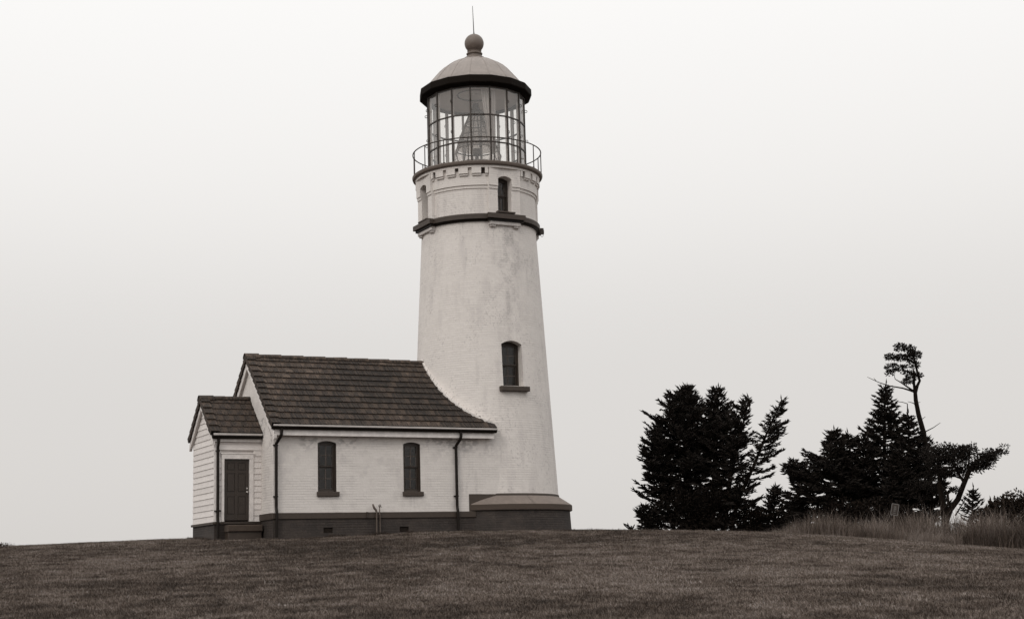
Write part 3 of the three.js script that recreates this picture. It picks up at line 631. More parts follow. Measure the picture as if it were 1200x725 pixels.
  for (const sgn of [1, -1]) for (let c = 0; c < 12; c++) {
    const m = part('rake_tile', rakeG, M.tiles[clamp(toneAt(-8, c * 0.3 + sgn * 9) , 1, 4)], roof), qt = QE - c * EXP - 0.332;
    if (sgn > 0) { m.position.set(-8.125, YR - qt * SN - 0.006, qt * CS - 0.006); m.rotation.x = TH - 0.165; }
    else { m.position.set(-8.125, YR - (qt + 0.332) * SN + 0.012, -(qt + 0.332) * CS); m.rotation.x = -TH + 0.165; }
  }
  for (let x = -8.2, k = 0; x < -1.9; x += 0.365, k++) { const m = part('ridge_tile', ridgeG, M.tiles[[5, 3, 4, 2, 5, 3, 5, 2][k % 8]], roof); m.position.set(x, YR + 0.055 + (k % 2 ? 0.0 : 0.012), 0); m.rotation.z = 0.03 + rr(-0.008, 0.008); m.scale.set(1, k ? 0.62 : 0.9, k ? 0.74 : 1.0); m.position.y -= 0.012; }
  // white cement fillet where the tiles run up to the tower
  {
    const pos = [], A = [], B = [], C = [], n = 40;
    for (let k = 0; k <= n; k++) {
      const z = lerp(-0.1, 2.452, k / n), zz = Math.max(0, z), r = rc(zz), x = -Math.sqrt(r * r - z * z), h = YR - SL * zz, wv = 0.006 * Math.sin(k * 1.9), up = 0.115 + 0.06 * (r - TR(h)), rt = TR(h + up) - 0.02;
      A.push(V3(x - wv, h - 0.10, z)); B.push(V3(x * 0.996 - wv, h + 0.11, z * 0.996)); C.push(V3(x / r * rt, h + up, z / r * rt));
    }
    for (let k = 0; k < n; k++) for (const q of [A[k], B[k + 1], B[k], A[k], A[k + 1], B[k + 1], B[k], C[k + 1], C[k], B[k], B[k + 1], C[k + 1]]) pos.push(...q);
    pos.push(...A[n], ...C[n], ...B[n]);
    function V3(a, b, c) { return [a, b, c]; }
    const g = new THREE.BufferGeometry(); g.setAttribute('position', new THREE.Float32BufferAttribute(pos, 3)); g.computeVertexNormals();
    part('cement_fillet', toCreasedNormals(metric(g), 0.7), M.wall, work);
    for (let k = 3; k < n; k += 3) { const b = B[k], c = C[k], f = 0.15 + 0.3 * rnd(); part('flashing_clip', poly([b, [b[0] + 0.02 + 0.05 * f, b[1] + 0.05 + 0.12 * f, b[2] + 0.03]], [0.005, 0.003], 4), M.deck, roof); }
  }
  // boxed eave, gutter, downpipes
  const fas = part('fascia', merge([box(-8.12, -0.875, 3.378, 3.60, WZ + 0.185, WZ + 0.215, 0.004)]), M.white, work);
  part('soffit', merge([box(-8.12, -0.88, 3.392, 3.412, WZ - 0.02, WZ + 0.184, 0.003)]), M.dirtyWhite, fas);
  const gut = part('gutter', gutterGeo(-8.16, -0.82, 3.665, WZ + 0.217), M.gutter, work);
  part('gutter_lip', merge([box(-8.13, -0.84, 3.640, 3.690, WZ + 0.333, WZ + 0.347, 0.004)]), M.drip, gut);
  for (const [x, dx] of [[-7.965, 0.10], [-2.148, 0.09]]) {
    const d = part('downpipe', tube([[x + dx, 3.57, WZ + 0.28], [x + dx, 3.42, WZ + 0.28], [x + dx * 0.8, 3.33, WZ + 0.24], [x, 3.14, WZ + 0.085], [x, 2.9, WZ + 0.085], [x, 2, WZ + 0.085], [x, 1.3, WZ + 0.085], [x, 1.14, WZ + 0.125], [x, 0.9, WZ + 0.125], [x, 0.42, WZ + 0.125]], 0.046, 10, false, 90), M.gutter, work);
    for (const y of [3.1, 1.6]) part('pipe_bracket', merge([box(x - 0.075, x + 0.06, y - 0.02, y + 0.02, WZ - 0.01, WZ + 0.09, 0.004)]), M.gutter, d);
  }
  // bargeboards at the gable
  for (const s of [1, -1]) {
    const b0 = (dq, dy, x0, x1) => { // board parallel to the slope, below it
      const t = q => [q * CS * s, YR - q * SN]; const [za, ya] = t(0.0), [zb, yb] = t(3.55), o = dy / CS, e = dq / CS;
      return hexa([[x0, ya - o - e, za], [x1, ya - o - e, za], [x1, yb - o - e, zb], [x0, yb - o - e, zb], [x0, ya - o, za], [x1, ya - o, za], [x1, yb - o, zb], [x0, yb - o, zb]]);
    };
    part('bargeboard', b0(0.16, 0.135, -8.125, -8.10), M.white, work);
    part('bargeboard', b0(0.075, 0.20, -8.098, -8.022), M.dirtyWhite, work);
  }
  part('gable_bracket', merge([box(-8.10, -8.03, 5.30, 5.44, 0.36, 0.42, 0.004)]), M.iron, work);
}
// capped standpipes rising beside the front wall
{
  const s = thing('standpipe', [-4.79, 0.45, WZ + 0.11], 'pair of grey service pipes with a horn shaped spout against the base wall', 'pipe');
  part('pipe', poly([[-0.05, 0, 0], [-0.05, 0.70, 0]], [0.024, 0.024], 8), M.galv, s);
  part('pipe', poly([[0.065, 0, -0.01], [0.065, 0.62, -0.01]], [0.018, 0.018], 8), M.galv, s);
  part('spout', poly([[-0.05, 0.69, 0], [-0.075, 0.74, 0.01], [-0.13, 0.79, 0.03], [-0.17, 0.87, 0.04], [-0.18, 0.92, 0.04]], [0.026, 0.033, 0.036, 0.03, 0.02], 8), M.ball, s);
  part('valve_wheel', (() => { const t = new THREE.TorusGeometry(0.034, 0.011, 6, 14); t.translate(0.05, 0.86, 0.02); return metric(t); })(), M.darkTrim, s);
  part('valve_stem', poly([[0.05, 0.60, 0], [0.05, 0.86, 0.01], [0.12, 0.82, 0.01]], [0.018, 0.015, 0.01], 6), M.ball, s);
}
{ const g = merge([box(-0.02, 0.02, 0, 0.16, 0, 0.03, 0.004), box(-0.035, 0.035, 0.15, 0.175, 0, 0.035, 0.004)]); const o = smooth(new THREE.Mesh(g, M.iron)); o.name = 'wall_bracket'; o.position.set(-5.128, 0.96, WZ + 0.066); scene.add(o); tag(o, 'small dark bracket fixed to the water table left of the pipes', 'bracket'); }

// ---------------------------------------------------------------- entrance porch: clapboard, gabled, on the workroom's end
const PX = -9.4518, PZ = 1.14;
const porch = thing('entrance_porch', [0, 0, 0], 'small white clapboard entrance porch with tiled gable roof and dark panelled door', 'porch');
{
  const YP = 4.705, EXH = 0.176;
  // core walls behind the boards
  const gab = extr([[-PZ + 0.02, 0.93], [PZ - 0.02, 0.93], [PZ - 0.02, YP - 0.17 - SL * PZ], [0, YP - 0.14], [-PZ + 0.02, YP - 0.17 - SL * PZ]], 0.1); gab.rotateY(-Math.PI / 2); gab.translate(PX + 0.13, 0, 0); part('end_wall', metric(gab), M.dirtyWhite, porch);
  const fr = extr([[PX + 0.131, 0.93], [-9.165, 0.93], [-9.165, 2.778], [-8.39, 2.778], [-8.39, 0.93], [WX - 0.002, 0.93], [WX - 0.002, 3.42], [PX + 0.131, 3.42]], 0.1); fr.translate(0, 0, PZ - 0.13); part('front_wall', metric(fr), M.dirtyWhite, porch);
  part('back_wall', metric(box(PX + 0.131, WX - 0.003, 0.93, 3.42, -PZ + 0.02, -PZ + 0.12)), M.dirtyWhite, porch);
  // boards on the end
  for (let k = 0; k < 21; k++) {
    const y0 = 0.935 + k * EXH, y1 = Math.min(y0 + EXH + 0.012, YP - 0.2), lim = y => Math.min(PZ, Math.max(0, (YP - 0.15 - y) / SL));
    if (y1 - y0 < 0.03) break;
    const a = lim(y0), b = lim(y1); if (a < 0.03) break;
    part('clapboard', hexa([[PX - 0.024, y0, a], [PX - 0.024, y0, -a], [PX + 0.029, y0, -a], [PX + 0.029, y0, a], [PX - 0.002, y1, b], [PX - 0.002, y1, -b], [PX + 0.029, y1, -b], [PX + 0.029, y1, b]]), M.clap[k % 3], porch);
  }
  for (let k = 0; k < 14; k++) {
    const y0 = 0.935 + k * EXH, y1 = Math.min(y0 + EXH + 0.012, 3.30), runs = y0 > 2.88 ? [[PX, WX]] : y1 > 2.95 ? [[PX, -9.255], [-8.265, WX]] : [[PX, -9.255], [-8.265, WX]];
    if (y0 > 3.27) break;
    for (const [xa, xb0] of runs) { const xb = xb0 === WX ? WX - 0.004 : xb0; part('clapboard', hexa([[xa, y0, PZ - 0.029], [xa, y0, PZ + 0.024], [xb, y0, PZ + 0.024], [xb, y0, PZ - 0.029], [xa, y1, PZ - 0.029], [xa, y1, PZ + 0.002], [xb, y1, PZ + 0.002], [xb, y1, PZ - 0.029]].map(q => q)), M.clap[(k + 1) % 3], porch); }
  }
  part('corner_board', merge([box(PX - 0.03, PX + 0.05, 0.935, 3.30, PZ + 0.0245, PZ + 0.036, 0.003)]), M.white, porch);
  // door
  const door = part('door', merge([box(-9.163, -8.392, 0.975, 2.777, PZ - 0.075, PZ - 0.045, 0.003)]), M.door, porch);
  const dx0 = -9.163, dw = 0.771, dy0 = 0.975, dh = 1.802, f = 0.10;
  const rails = [[0, 0.17], [0.70, 0.83], [1.38, 1.47], [1.70, 1.802]];
  const fg = [box(dx0 + 0.002, dx0 + f, dy0, dy0 + dh, PZ - 0.0448, PZ - 0.028, 0.003), box(dx0 + dw - f, dx0 + dw - 0.002, dy0, dy0 + dh, PZ - 0.0448, PZ - 0.028, 0.003), box(dx0 + dw / 2 - 0.045, dx0 + dw / 2 + 0.045, dy0, dy0 + dh, PZ - 0.0448, PZ - 0.029, 0.003)];
  for (const [a, b] of rails) for (const [xa, xb] of [[dx0 + f, dx0 + dw / 2 - 0.045], [dx0 + dw / 2 + 0.045, dx0 + dw - f]]) fg.push(box(xa, xb, dy0 + a, dy0 + b, PZ - 0.0448, PZ - 0.0285, 0.003));
  part('door_frame', merge(fg), M.door, door);
  for (let r = 0; r < 3; r++) for (const [xa, xb] of [[dx0 + f, dx0 + dw / 2 - 0.045], [dx0 + dw / 2 + 0.045, dx0 + dw - f]]) part('door_panel', merge([box(xa + 0.022, xb - 0.022, dy0 + rails[r][1] + 0.022, dy0 + rails[r + 1][0] - 0.022, PZ - 0.0447, PZ - 0.026, 0.012)]), M.door, door);
  const kn = new THREE.SphereGeometry(0.032, 14, 10); kn.scale(1, 1, 0.8); kn.translate(-8.456, 1.80, PZ + 0.012); part('knob', metric(kn), M.knob, door);
  const kr = new THREE.CylinderGeometry(0.03, 0.034, 0.018, 16); kr.rotateX(Math.PI / 2); kr.translate(-8.456, 1.80, PZ - 0.02); part('knob_plate', metric(kr), M.knob, door);
  const db = new THREE.CylinderGeometry(0.024, 0.028, 0.022, 16); db.rotateX(Math.PI / 2); db.translate(-8.456, 1.914, PZ - 0.017); part('deadbolt', metric(db), M.knob, door);
  const trim = part('door_trim', merge([box(-9.25, -9.163, 0.935, 2.78, PZ - 0.028, PZ + 0.045, 0.004), box(-8.392, -8.27, 0.935, 2.78, PZ - 0.028, PZ + 0.045, 0.004), box(-9.25, -8.27, 2.7805, 2.925, PZ - 0.028, PZ + 0.046, 0.004), box(-9.28, -8.24, 2.9255, 2.955, PZ - 0.02, PZ + 0.062, 0.004)]), M.white, porch);
  part('threshold', merge([box(-9.20, -8.05, 0.86, 0.932, PZ - 0.1, PZ + 0.10, 0.008)]), M.sash, porch);
  // base
  part('base_cap', merge([box(PX - 0.06, WX - 0.036, 0.86, 0.93, PZ - 0.2, PZ + 0.05, 0.008), box(PX - 0.06, PX + 0.2, 0.861, 0.929, -PZ - 0.05, PZ - 0.201, 0.008)]), M.darkTrim, porch);
  part('base_wall', merge([box(PX - 0.01, WX - 0.036, 0.1, 0.859, PZ - 0.2, PZ + 0.012), box(PX - 0.01, PX + 0.2, 0.1, 0.8585, -PZ, PZ - 0.201)]), M.darkBrick, porch);
  part('step', merge([box(-9.16, -8.10, 0.63, 0.83, PZ + 0.013, PZ + 0.42, 0.02)]), M.concrete, porch);
  part('step', merge([box(-9.13, -8.12, 0.2, 0.629, PZ + 0.013, PZ + 0.36, 0.01)]), M.darkTrim, porch);
  // roof
  const QE = 1.745;
  const dk = extr([[PX - 0.10, -0.02], [PX - 0.10, -(QE - 0.03)], [WX - 0.002, -(QE - 0.03)], [WX - 0.002, -0.02]], 0.04); dk.rotateX(-Math.PI / 2); dk.rotateX(TH); dk.translate(0, YP - 0.075 / CS, 0);
  const roof = part('roof', metric(dk), M.dark, porch);
  { const b = dk.clone(); b.scale(1, 1, -1); const ix = metric(b), p = ix.attributes.position; for (let i = 0; i < p.count; i += 3) { const t = [p.getX(i), p.getY(i), p.getZ(i)]; p.setXYZ(i, p.getX(i + 1), p.getY(i + 1), p.getZ(i + 1)); p.setXYZ(i + 1, ...t); } ix.computeVertexNormals(); part('roof_back_slope', ix, M.tiles[2], roof); }
  for (let c = 0; c < 6; c++) for (let k = 0; k < 5; k++) {
    const xL = PX + 0.06, x0 = xL + k * TW - (c % 2 ? TW / 2 : 0), a = Math.max(x0, xL), b = Math.min(x0 + TW, WX - 0.003); if (b - a < 0.03) continue;
    const m = part('roof_tile', tileG, M.tiles[clamp(toneAt(a * 2, c, 30), 2, 4)], roof), qt = QE - c * EXP - TL;
    m.position.set(a, YP - qt * SN - 0.03 * CS, qt * CS - 0.03 * SN); m.rotation.x = TH - 0.088; m.scale.x = (b - a) / TW;
  }
  for (const sgn of [1, -1]) for (let c = 0; c < 6; c++) {
    const m = part('rake_tile', rakeG, M.tiles[clamp(toneAt(-3, c + sgn * 9), 1, 4)], roof), qt = QE - c * EXP - 0.332;
    if (sgn > 0) { m.position.set(PX - 0.105, YP - qt * SN - 0.006, qt * CS - 0.006); m.rotation.x = TH - 0.165; }
    else { m.position.set(PX - 0.105, YP - (qt + 0.332) * SN + 0.012, -(qt + 0.332) * CS); m.rotation.x = -TH + 0.165; }
  }
  for (let k = 0; k < 4; k++) { const m = part('ridge_tile', ridgeG, M.tiles[1 + k % 3], roof); m.position.set(PX - 0.18 + k * 0.365, YP + 0.055, 0); m.rotation.z = 0.025; m.scale.set(k === 3 ? 1.15 : 1, k ? 0.62 : 0.9, k ? 0.74 : 1.0); }
  part('fascia', merge([box(PX - 0.08, WX - 0.004, 3.285, 3.40, PZ + 0.026, PZ + 0.085, 0.004)]), M.white, porch);
  const gut = part('gutter', gutterGeo(PX - 0.11, WX - 0.005, 3.485, PZ + 0.087), M.gutter, porch);
  part('gutter_lip', merge([box(PX - 0.09, WX - 0.03, 3.465, 3.525, PZ + 0.203, PZ + 0.217, 0.004)]), M.drip, gut);
  const px = -9.365; const d = part('downpipe', tube([[px, 3.39, PZ + 0.14], [px, 3.22, PZ + 0.12], [px - 0.01, 3.1, PZ + 0.08], [px, 2, PZ + 0.08], [px, 1.05, PZ + 0.08], [px, 0.9, PZ + 0.1], [px, 0.45, PZ + 0.1]], 0.042, 10, false, 60), M.gutter, porch);
  part('pipe_bracket', merge([box(px - 0.10, px + 0.10, 1.235, 1.265, PZ + 0.026, PZ + 0.09, 0.004)]), M.gutter, d);
  part('pipe_bracket', merge([box(px - 0.07, px + 0.06, 3.0, 3.03, PZ + 0.026, PZ + 0.09, 0.004)]), M.gutter, d);
  for (const s of [1, -1]) {
    const b0 = (dq, dy, x0, x1) => { const t = q => [q * CS * s, YP - q * SN]; const [za, ya] = t(0.0), [zb, yb] = t(1.72), o = dy / CS, e = dq / CS;
      return hexa([[x0, ya - o - e, za], [x1, ya - o - e, za], [x1, yb - o - e, zb], [x0, yb - o - e, zb], [x0, ya - o, za], [x1, ya - o, za], [x1, yb - o, zb], [x0, yb - o, zb]]); };
    part('bargeboard', b0(0.13, 0.13, PX - 0.105, PX - 0.08), M.white, porch);
    part('bargeboard', b0(0.06, 0.20, PX - 0.078, PX - 0.026), M.dirtyWhite, porch);
  }
}

// ---------------------------------------------------------------- trees
const V = (x, y, z) => new THREE.Vector3(x, y, z);
class Foliage {
  constructor() { this.p = []; this.c = []; }
  tri(a, b, c, k) { this.p.push(a.x, a.y, a.z, b.x, b.y, b.z, c.x, c.y, c.z); for (let i = 0; i < 3; i++) this.c.push(...k); }
  // needle-clad twig: a three-sided spindle
  twig(o, d, L, r, v) {
    const u = V(d.y + 0.3, -d.x, 0.4 + d.z * 0.2).cross(d).normalize(), w = V().crossVectors(d, u), k = tone(v, 0.6), tip = o.clone().addScaledVector(d, L), m = o.clone().addScaledVector(d, L * 0.38), f = rr(0, 6.28), R = [];
    for (let i = 0; i < 3; i++) { const a = f + i * 2.0944; R.push(m.clone().addScaledVector(u, Math.cos(a) * r).addScaledVector(w, Math.sin(a) * r)); }
    for (let i = 0; i < 3; i++) { const a = R[i], b = R[(i + 1) % 3]; this.tri(o, b, a, k); this.tri(tip, a, b, k); }
  }
  leaf(o, d, n, L, w, v) { const s = V().crossVectors(d, n).normalize().multiplyScalar(w / 2), k = tone(v), tip = o.clone().addScaledVector(d, L), m = o.clone().addScaledVector(d, L * 0.45); this.tri(o, m.clone().add(s), tip, k); this.tri(o, tip, m.clone().sub(s), k); }
  build(base) { const g = new THREE.BufferGeometry(); const p = new Float32Array(this.p); for (let i = 0; i < p.length; i += 3) { p[i] -= base[0]; p[i + 1] -= base[1]; p[i + 2] -= base[2]; } g.setAttribute('position', new THREE.BufferAttribute(p, 3)); g.setAttribute('color', new THREE.Float32BufferAttribute(this.c, 3)); g.computeVertexNormals(); return g; }
}
const needleMat = new THREE.MeshPhysicalMaterial({ vertexColors: true, roughness: 0.9, specularIntensity: 0.35, side: THREE.DoubleSide });
const along = (pts, t) => { const n = pts.length - 1, k = Math.min(n - 1, Math.floor(t * n)), f = t * n - k; return V(...pts[k]).lerp(V(...pts[k + 1]), f); };
const envAt = (e, t) => { for (let k = 0; k < e.length - 1; k++) if (t <= e[k + 1][0]) return lerp(e[k][1], e[k + 1][1], (t - e[k][0]) / (e[k + 1][0] - e[k][0])); return e[e.length - 1][1]; };
const RIGHT = V(0.8878, 0, 0.4602), AWAY = V(FX, 0, FZ); // to the viewer's right, away from the viewer
// boughs along a leader; env(t) their reach, lean: extra reach towards the right (+) or left (-)
function boughs(F, wood, L) {
  const { pts, env, n, up = [0.75, 0.05], lean = 0, t0 = 0.05, dens = 1, tone: tv = 0.011, tw = 1, droop = 0.15, minAz = 0 } = L;
  for (let i = 0; i < n; i++) {
    const t = t0 + (1 - t0) * Math.pow((i + rnd()) / n, 0.85), o = along(pts, t), az = i * 2.39996 + rr(-0.4, 0.4);
    const side = Math.cos(az), dir = RIGHT.clone().multiplyScalar(side).addScaledVector(AWAY, Math.sin(az));
    let len = envAt(env, t) * rr(0.5, 1.14) * (1 + lean * side); if (len < 0.1) continue;
    const rise = lerp(up[1], up[0], t) + rr(-0.28, 0.24), curl = rr(0.0, 0.30), sway = rr(-0.22, 0.22), swd = V(-dir.z, 0, dir.x), d0 = dir.clone().setY(rise).normalize();
    const path = k => o.clone().addScaledVector(d0, len * k).add(V(0, -droop * len * k * (1 - k) * 1.6 + curl * len * Math.max(0, k - 0.55) ** 1.5, 0)).addScaledVector(swd, sway * len * k * k);
    const steps = Math.max(3, Math.round(len / 0.085 * dens));
    wood.push(poly([path(0), path(0.5), path(1)].map(q => [q.x, q.y, q.z]), [0.012 + 0.018 * len, 0.01 + 0.008 * len, 0.006], 4));
    for (let k = 0; k < steps; k++) {
      const f = lerp(0.12, 1, (k + rnd()) / steps), q = path(f), fw = path(Math.min(1, f + 0.05)).sub(path(f - 0.05)).normalize(), sd = V().crossVectors(fw, V(0, 1, 0)).normalize();
      const tl = (0.16 + 0.30 * Math.min(1, len) * (1 - 0.72 * f)) * rr(0.7, 1.25) * tw;
      for (const s of [-1, 1]) { const d = fw.clone().multiplyScalar(0.75).addScaledVector(sd, s * rr(0.45, 1.0)).add(V(0, rr(-0.28, 0.30), 0)).normalize(); F.twig(q, d, tl, rr(0.026, 0.044) * tw, tv * rr(0.4, 2.0)); }
      if (rnd() < 0.55) F.twig(q, fw.clone().add(V(rr(-0.3, 0.3), rr(0.1, 0.7), rr(-0.3, 0.3))).normalize(), tl * 0.7, 0.032 * tw, tv * rr(0.7, 1.6));
    }
    // lateral branchlets make a flat spray
    const nsub = len > 0.5 ? Math.round(2 + len * 2.2) : 1;
    for (let m = 0; m < nsub; m++) {
      const f = rr(0.25, 0.85), q0 = path(f), fw = path(f + 0.05).sub(path(f - 0.05)).normalize(), sd = V().crossVectors(fw, V(0, 1, 0)).normalize(), sgn = m % 2 ? 1 : -1;
      const sl = len * (1.05 - f) * rr(0.4, 0.75) + 0.12, sdr = fw.clone().multiplyScalar(rr(0.5, 0.9)).addScaledVector(sd, sgn * rr(0.5, 1)).add(V(0, rr(-0.2, 0.28), 0)).normalize(), ns = Math.max(2, Math.round(sl / 0.09 * dens));
      for (let k = 0; k < ns; k++) { const q = q0.clone().addScaledVector(sdr, sl * (k + rnd()) / ns), s2 = V().crossVectors(sdr, V(0, 1, 0)).normalize(); for (const s of [-1, 1]) F.twig(q, sdr.clone().multiplyScalar(0.8).addScaledVector(s2, s * rr(0.3, 0.9)).add(V(0, rr(-0.35, 0.35), 0)).normalize(), rr(0.12, 0.26) * tw, rr(0.024, 0.04) * tw, tv * rr(0.6, 1.5)); }
    }
    F.twig(path(0.9), d0.clone().add(V(0, 0.2, 0)).normalize(), 0.26 * tw, 0.032 * tw, tv);
  }
  const tip = V(...pts[pts.length - 1]); for (let k = 0; k < 5; k++) F.twig(tip.clone().add(V(rr(-0.03, 0.03), -0.12 * k, rr(-0.03, 0.03))), V(rr(-0.35, 0.35), 1, rr(-0.35, 0.35)).normalize(), 0.28, 0.035, tv);
}
function clump(F, c, r, n, tv, flat = 0.7) {
  for (let i = 0; i < n; i++) { const d = V(rr(-1, 1), rr(-1, 1), rr(-1, 1)).normalize(), k = Math.pow(rnd(), 0.45) * r, o = c.clone().add(V(d.x * k, d.y * k * flat, d.z * k)); F.twig(o, d.add(V(rr(-0.5, 0.5), rr(0, 0.8), rr(-0.5, 0.5))).normalize(), rr(0.05, 0.115), rr(0.016, 0.028), tv * rr(0.6, 1.5)); }
}
function finishTree(name, label, cat, base, F, wood, trunk, group) {
  const t = thing(name, base, label, cat, group), mv = g => { const q = g.clone(); q.translate(-base[0], -base[1], -base[2]); return q; };
  part('trunk', mv(mergeGeometries(trunk.map(clean))), M.bark, t);
  if (wood.length && wood.length < 20) wood.forEach(w => part('branch', mv(w), M.bark, t));
  else if (wood.length) part('branches', mv(mergeGeometries(wood.map(clean))), M.bark, t).userData.kind = 'stuff';
  part('crown', F.build(base), needleMat, t);
  return t;
}
const grounded = p => [p[0], ground(p[0], p[2]), p[2]];
function stem(pts, r0, r1) { const g = grounded(pts[0]); const q = [[g[0], g[1] - 0.15, g[2]], ...pts.slice(1)]; return poly(q, q.map((_, i) => lerp(r0, r1, i / (q.length - 1))), 7); }
function conifer(name, label, leaders, group, cat = 'tree') {
  const F = new Foliage(), wood = [], trunk = [], base = grounded(leaders[0].pts[0]);
  for (const L of leaders) { trunk.push(stem(L.pts, L.r ?? 0.13, 0.02)); boughs(F, wood, L); (L.clumps ?? []).forEach(([c, r, n]) => clump(F, V(...c), r, n, L.tone ?? 0.011)); }
  return finishTree(name, label, cat, base, F, wood, trunk, group);
}
const G1 = 'wind shaped conifers behind the crest';
// dense many-topped spruce nearest the tower
conifer('spruce_tree', 'broad dense dark spruce with several tops nearest the tower', [
  { pts: [[12.80, 0.03, -6.40], [12.40, 2.78, -6.55], [12.25, 4.85, -6.47], [12.37, 6.40, -6.20]], r: 0.16, env: [[0, 2.2], [0.3, 2.2], [0.55, 1.75], [0.8, 1.0], [0.93, 0.5], [1, 0.12]], n: 150, up: [0.8, 0.12], lean: -0.05 },
  { pts: [[13.76, 0.03, -7.19], [14.00, 3.51, -6.86], [14.05, 4.90, -6.69], [14.05, 6.48, -6.49]], r: 0.14, env: [[0, 2.2], [0.35, 1.9], [0.6, 1.2], [0.82, 0.62], [1, 0.1]], n: 110, up: [0.85, 0.1] },
  { pts: [[12.90, 0.00, -5.35], [13.35, 2.67, -4.93], [13.68, 4.35, -4.55], [13.94, 5.79, -4.19]], r: 0.13, env: [[0, 1.9], [0.3, 1.55], [0.6, 0.95], [0.85, 0.42], [1, 0.1]], n: 78, up: [0.8, 0.12], lean: -0.55 },
  { pts: [[11.90, 0.05, -6.40], [11.37, 1.93, -6.68], [11.09, 3.48, -6.76], [11.03, 4.68, -6.69]], r: 0.10, env: [[0, 1.5], [0.4, 1.15], [0.75, 0.7], [1, 0.15]], n: 90, up: [0.8, 0.3], lean: -0.05 },
], G1);
conifer('spruce_tree', 'slim spruce leaning right with open boughs beside the dense spruce', [
  { pts: [[12.67, -0.01, -4.66], [13.15, 1.69, -4.27], [13.70, 3.10, -3.78], [14.10, 4.32, -3.37], [14.54, 5.59, -2.89]], r: 0.11, env: [[0, 0.4], [0.25, 0.75], [0.5, 0.72], [0.75, 0.58], [0.92, 0.34], [1, 0.08]], n: 70, up: [0.55, 0.2], lean: 0.55, t0: 0.2, droop: 0.2, tw: 0.85, dens: 1.2 },
], G1);
conifer('spruce_sapling', 'low bushy spruce at the left foot of the dense spruce', [
  { pts: [[10.36, -0.10, -6.21], [10.30, 0.80, -6.23], [10.17, 1.61, -6.28]], r: 0.06, env: [[0, 1.1], [0.5, 0.75], [1, 0.12]], n: 46, up: [0.8, 0.2], lean: -0.1, t0: 0.1 },
], G1);
conifer('spruce_sapling', 'low dark spruce filling the gap between the two tree groups', [
  { pts: [[14.50, -0.40, -3.95], [14.58, 0.93, -3.87], [14.63, 2.23, -3.77]], r: 0.07, env: [[0, 1.35], [0.4, 1.05], [0.75, 0.5], [1, 0.08]], n: 66, up: [0.7, 0.12], t0: 0.06 },
  { pts: [[14.28, -0.37, -5.11], [14.31, 0.64, -5.07], [14.29, 1.66, -5.05]], r: 0.06, env: [[0, 1.2], [0.5, 0.85], [1, 0.15]], n: 50, up: [0.6, 0.15], t0: 0.1 },
  { pts: [[15.75, -0.42, -4.01], [15.77, 0.65, -3.98], [15.74, 1.67, -3.96]], r: 0.06, env: [[0, 1.0], [0.5, 0.75], [1, 0.15]], n: 44, up: [0.6, 0.15], t0: 0.1 },
], G1);
conifer('spruce_tree', 'broad spruce with level boughs reaching left in the right group', [
  { pts: [[15.98, -0.48, -1.52], [16.01, 1.79, -1.43], [15.94, 3.11, -1.41], [15.84, 4.26, -1.38]], r: 0.13, env: [[0, 1.5], [0.3, 1.75], [0.5, 1.45], [0.72, 0.85], [0.9, 0.4], [1, 0.08]], n: 115, up: [0.55, 0.05], lean: -0.3 },
  { pts: [[15.16, -0.46, -1.42], [14.93, 1.48, -1.55], [14.65, 2.40, -1.72], [14.25, 3.04, -1.99]], r: 0.08, env: [[0, 1.3], [0.5, 1.1], [0.85, 0.6], [1, 0.25]], n: 64, up: [0.4, 0.1], lean: -0.2 },
  { pts: [[16.66, -0.49, -1.74], [16.79, 1.80, -1.56], [16.69, 3.45, -1.53], [16.62, 4.19, -1.52]], r: 0.09, env: [[0, 1.3], [0.5, 0.9], [0.85, 0.4], [1, 0.1]], n: 55, up: [0.5, 0.1] },
], G1);
conifer('spruce_tree', 'tall narrow pointed spruce in the middle of the right group', [
  { pts: [[17.82, -0.68, -1.28], [17.92, 1.77, -1.13], [17.94, 4.09, -0.93], [17.95, 6.04, -0.68]], r: 0.14, env: [[0, 2.1], [0.25, 1.8], [0.5, 1.15], [0.7, 0.78], [0.85, 0.48], [1, 0.06]], n: 160, up: [0.45, 0.0], droop: 0.2 },
  { pts: [[16.74, -0.66, -1.15], [16.80, 1.44, -1.05], [16.81, 3.08, -0.94], [16.81, 4.00, -0.85]], r: 0.08, env: [[0, 1.2], [0.4, 1.0], [0.75, 0.6], [1, 0.12]], n: 66, up: [0.5, 0.05] },
  { pts: [[17.44, -0.70, -0.02], [17.49, 1.06, 0.06], [17.52, 2.35, 0.16], [17.51, 3.32, 0.22]], r: 0.08, env: [[0, 1.2], [0.4, 1.0], [0.75, 0.6], [1, 0.12]], n: 66, up: [0.5, 0.05] },
], G1);
conifer('spruce_tree', 'smaller pointed spruce just right of the tallest pointed one', [
  { pts: [[18.14, -0.71, -0.20], [18.24, 1.71, -0.05], [18.24, 3.34, 0.07], [18.22, 4.78, 0.20]], r: 0.11, env: [[0, 1.6], [0.3, 1.35], [0.6, 0.85], [0.85, 0.38], [1, 0.08]], n: 110, up: [0.5, 0.0] },
  { pts: [[19.31, -0.73, -0.50], [19.34, 1.07, -0.43], [19.34, 2.89, -0.33], [19.32, 3.88, -0.25]], r: 0.09, env: [[0, 1.1], [0.4, 1.0], [0.75, 0.6], [1, 0.2]], n: 70, up: [0.5, 0.05], t0: 0.22 },
], G1);
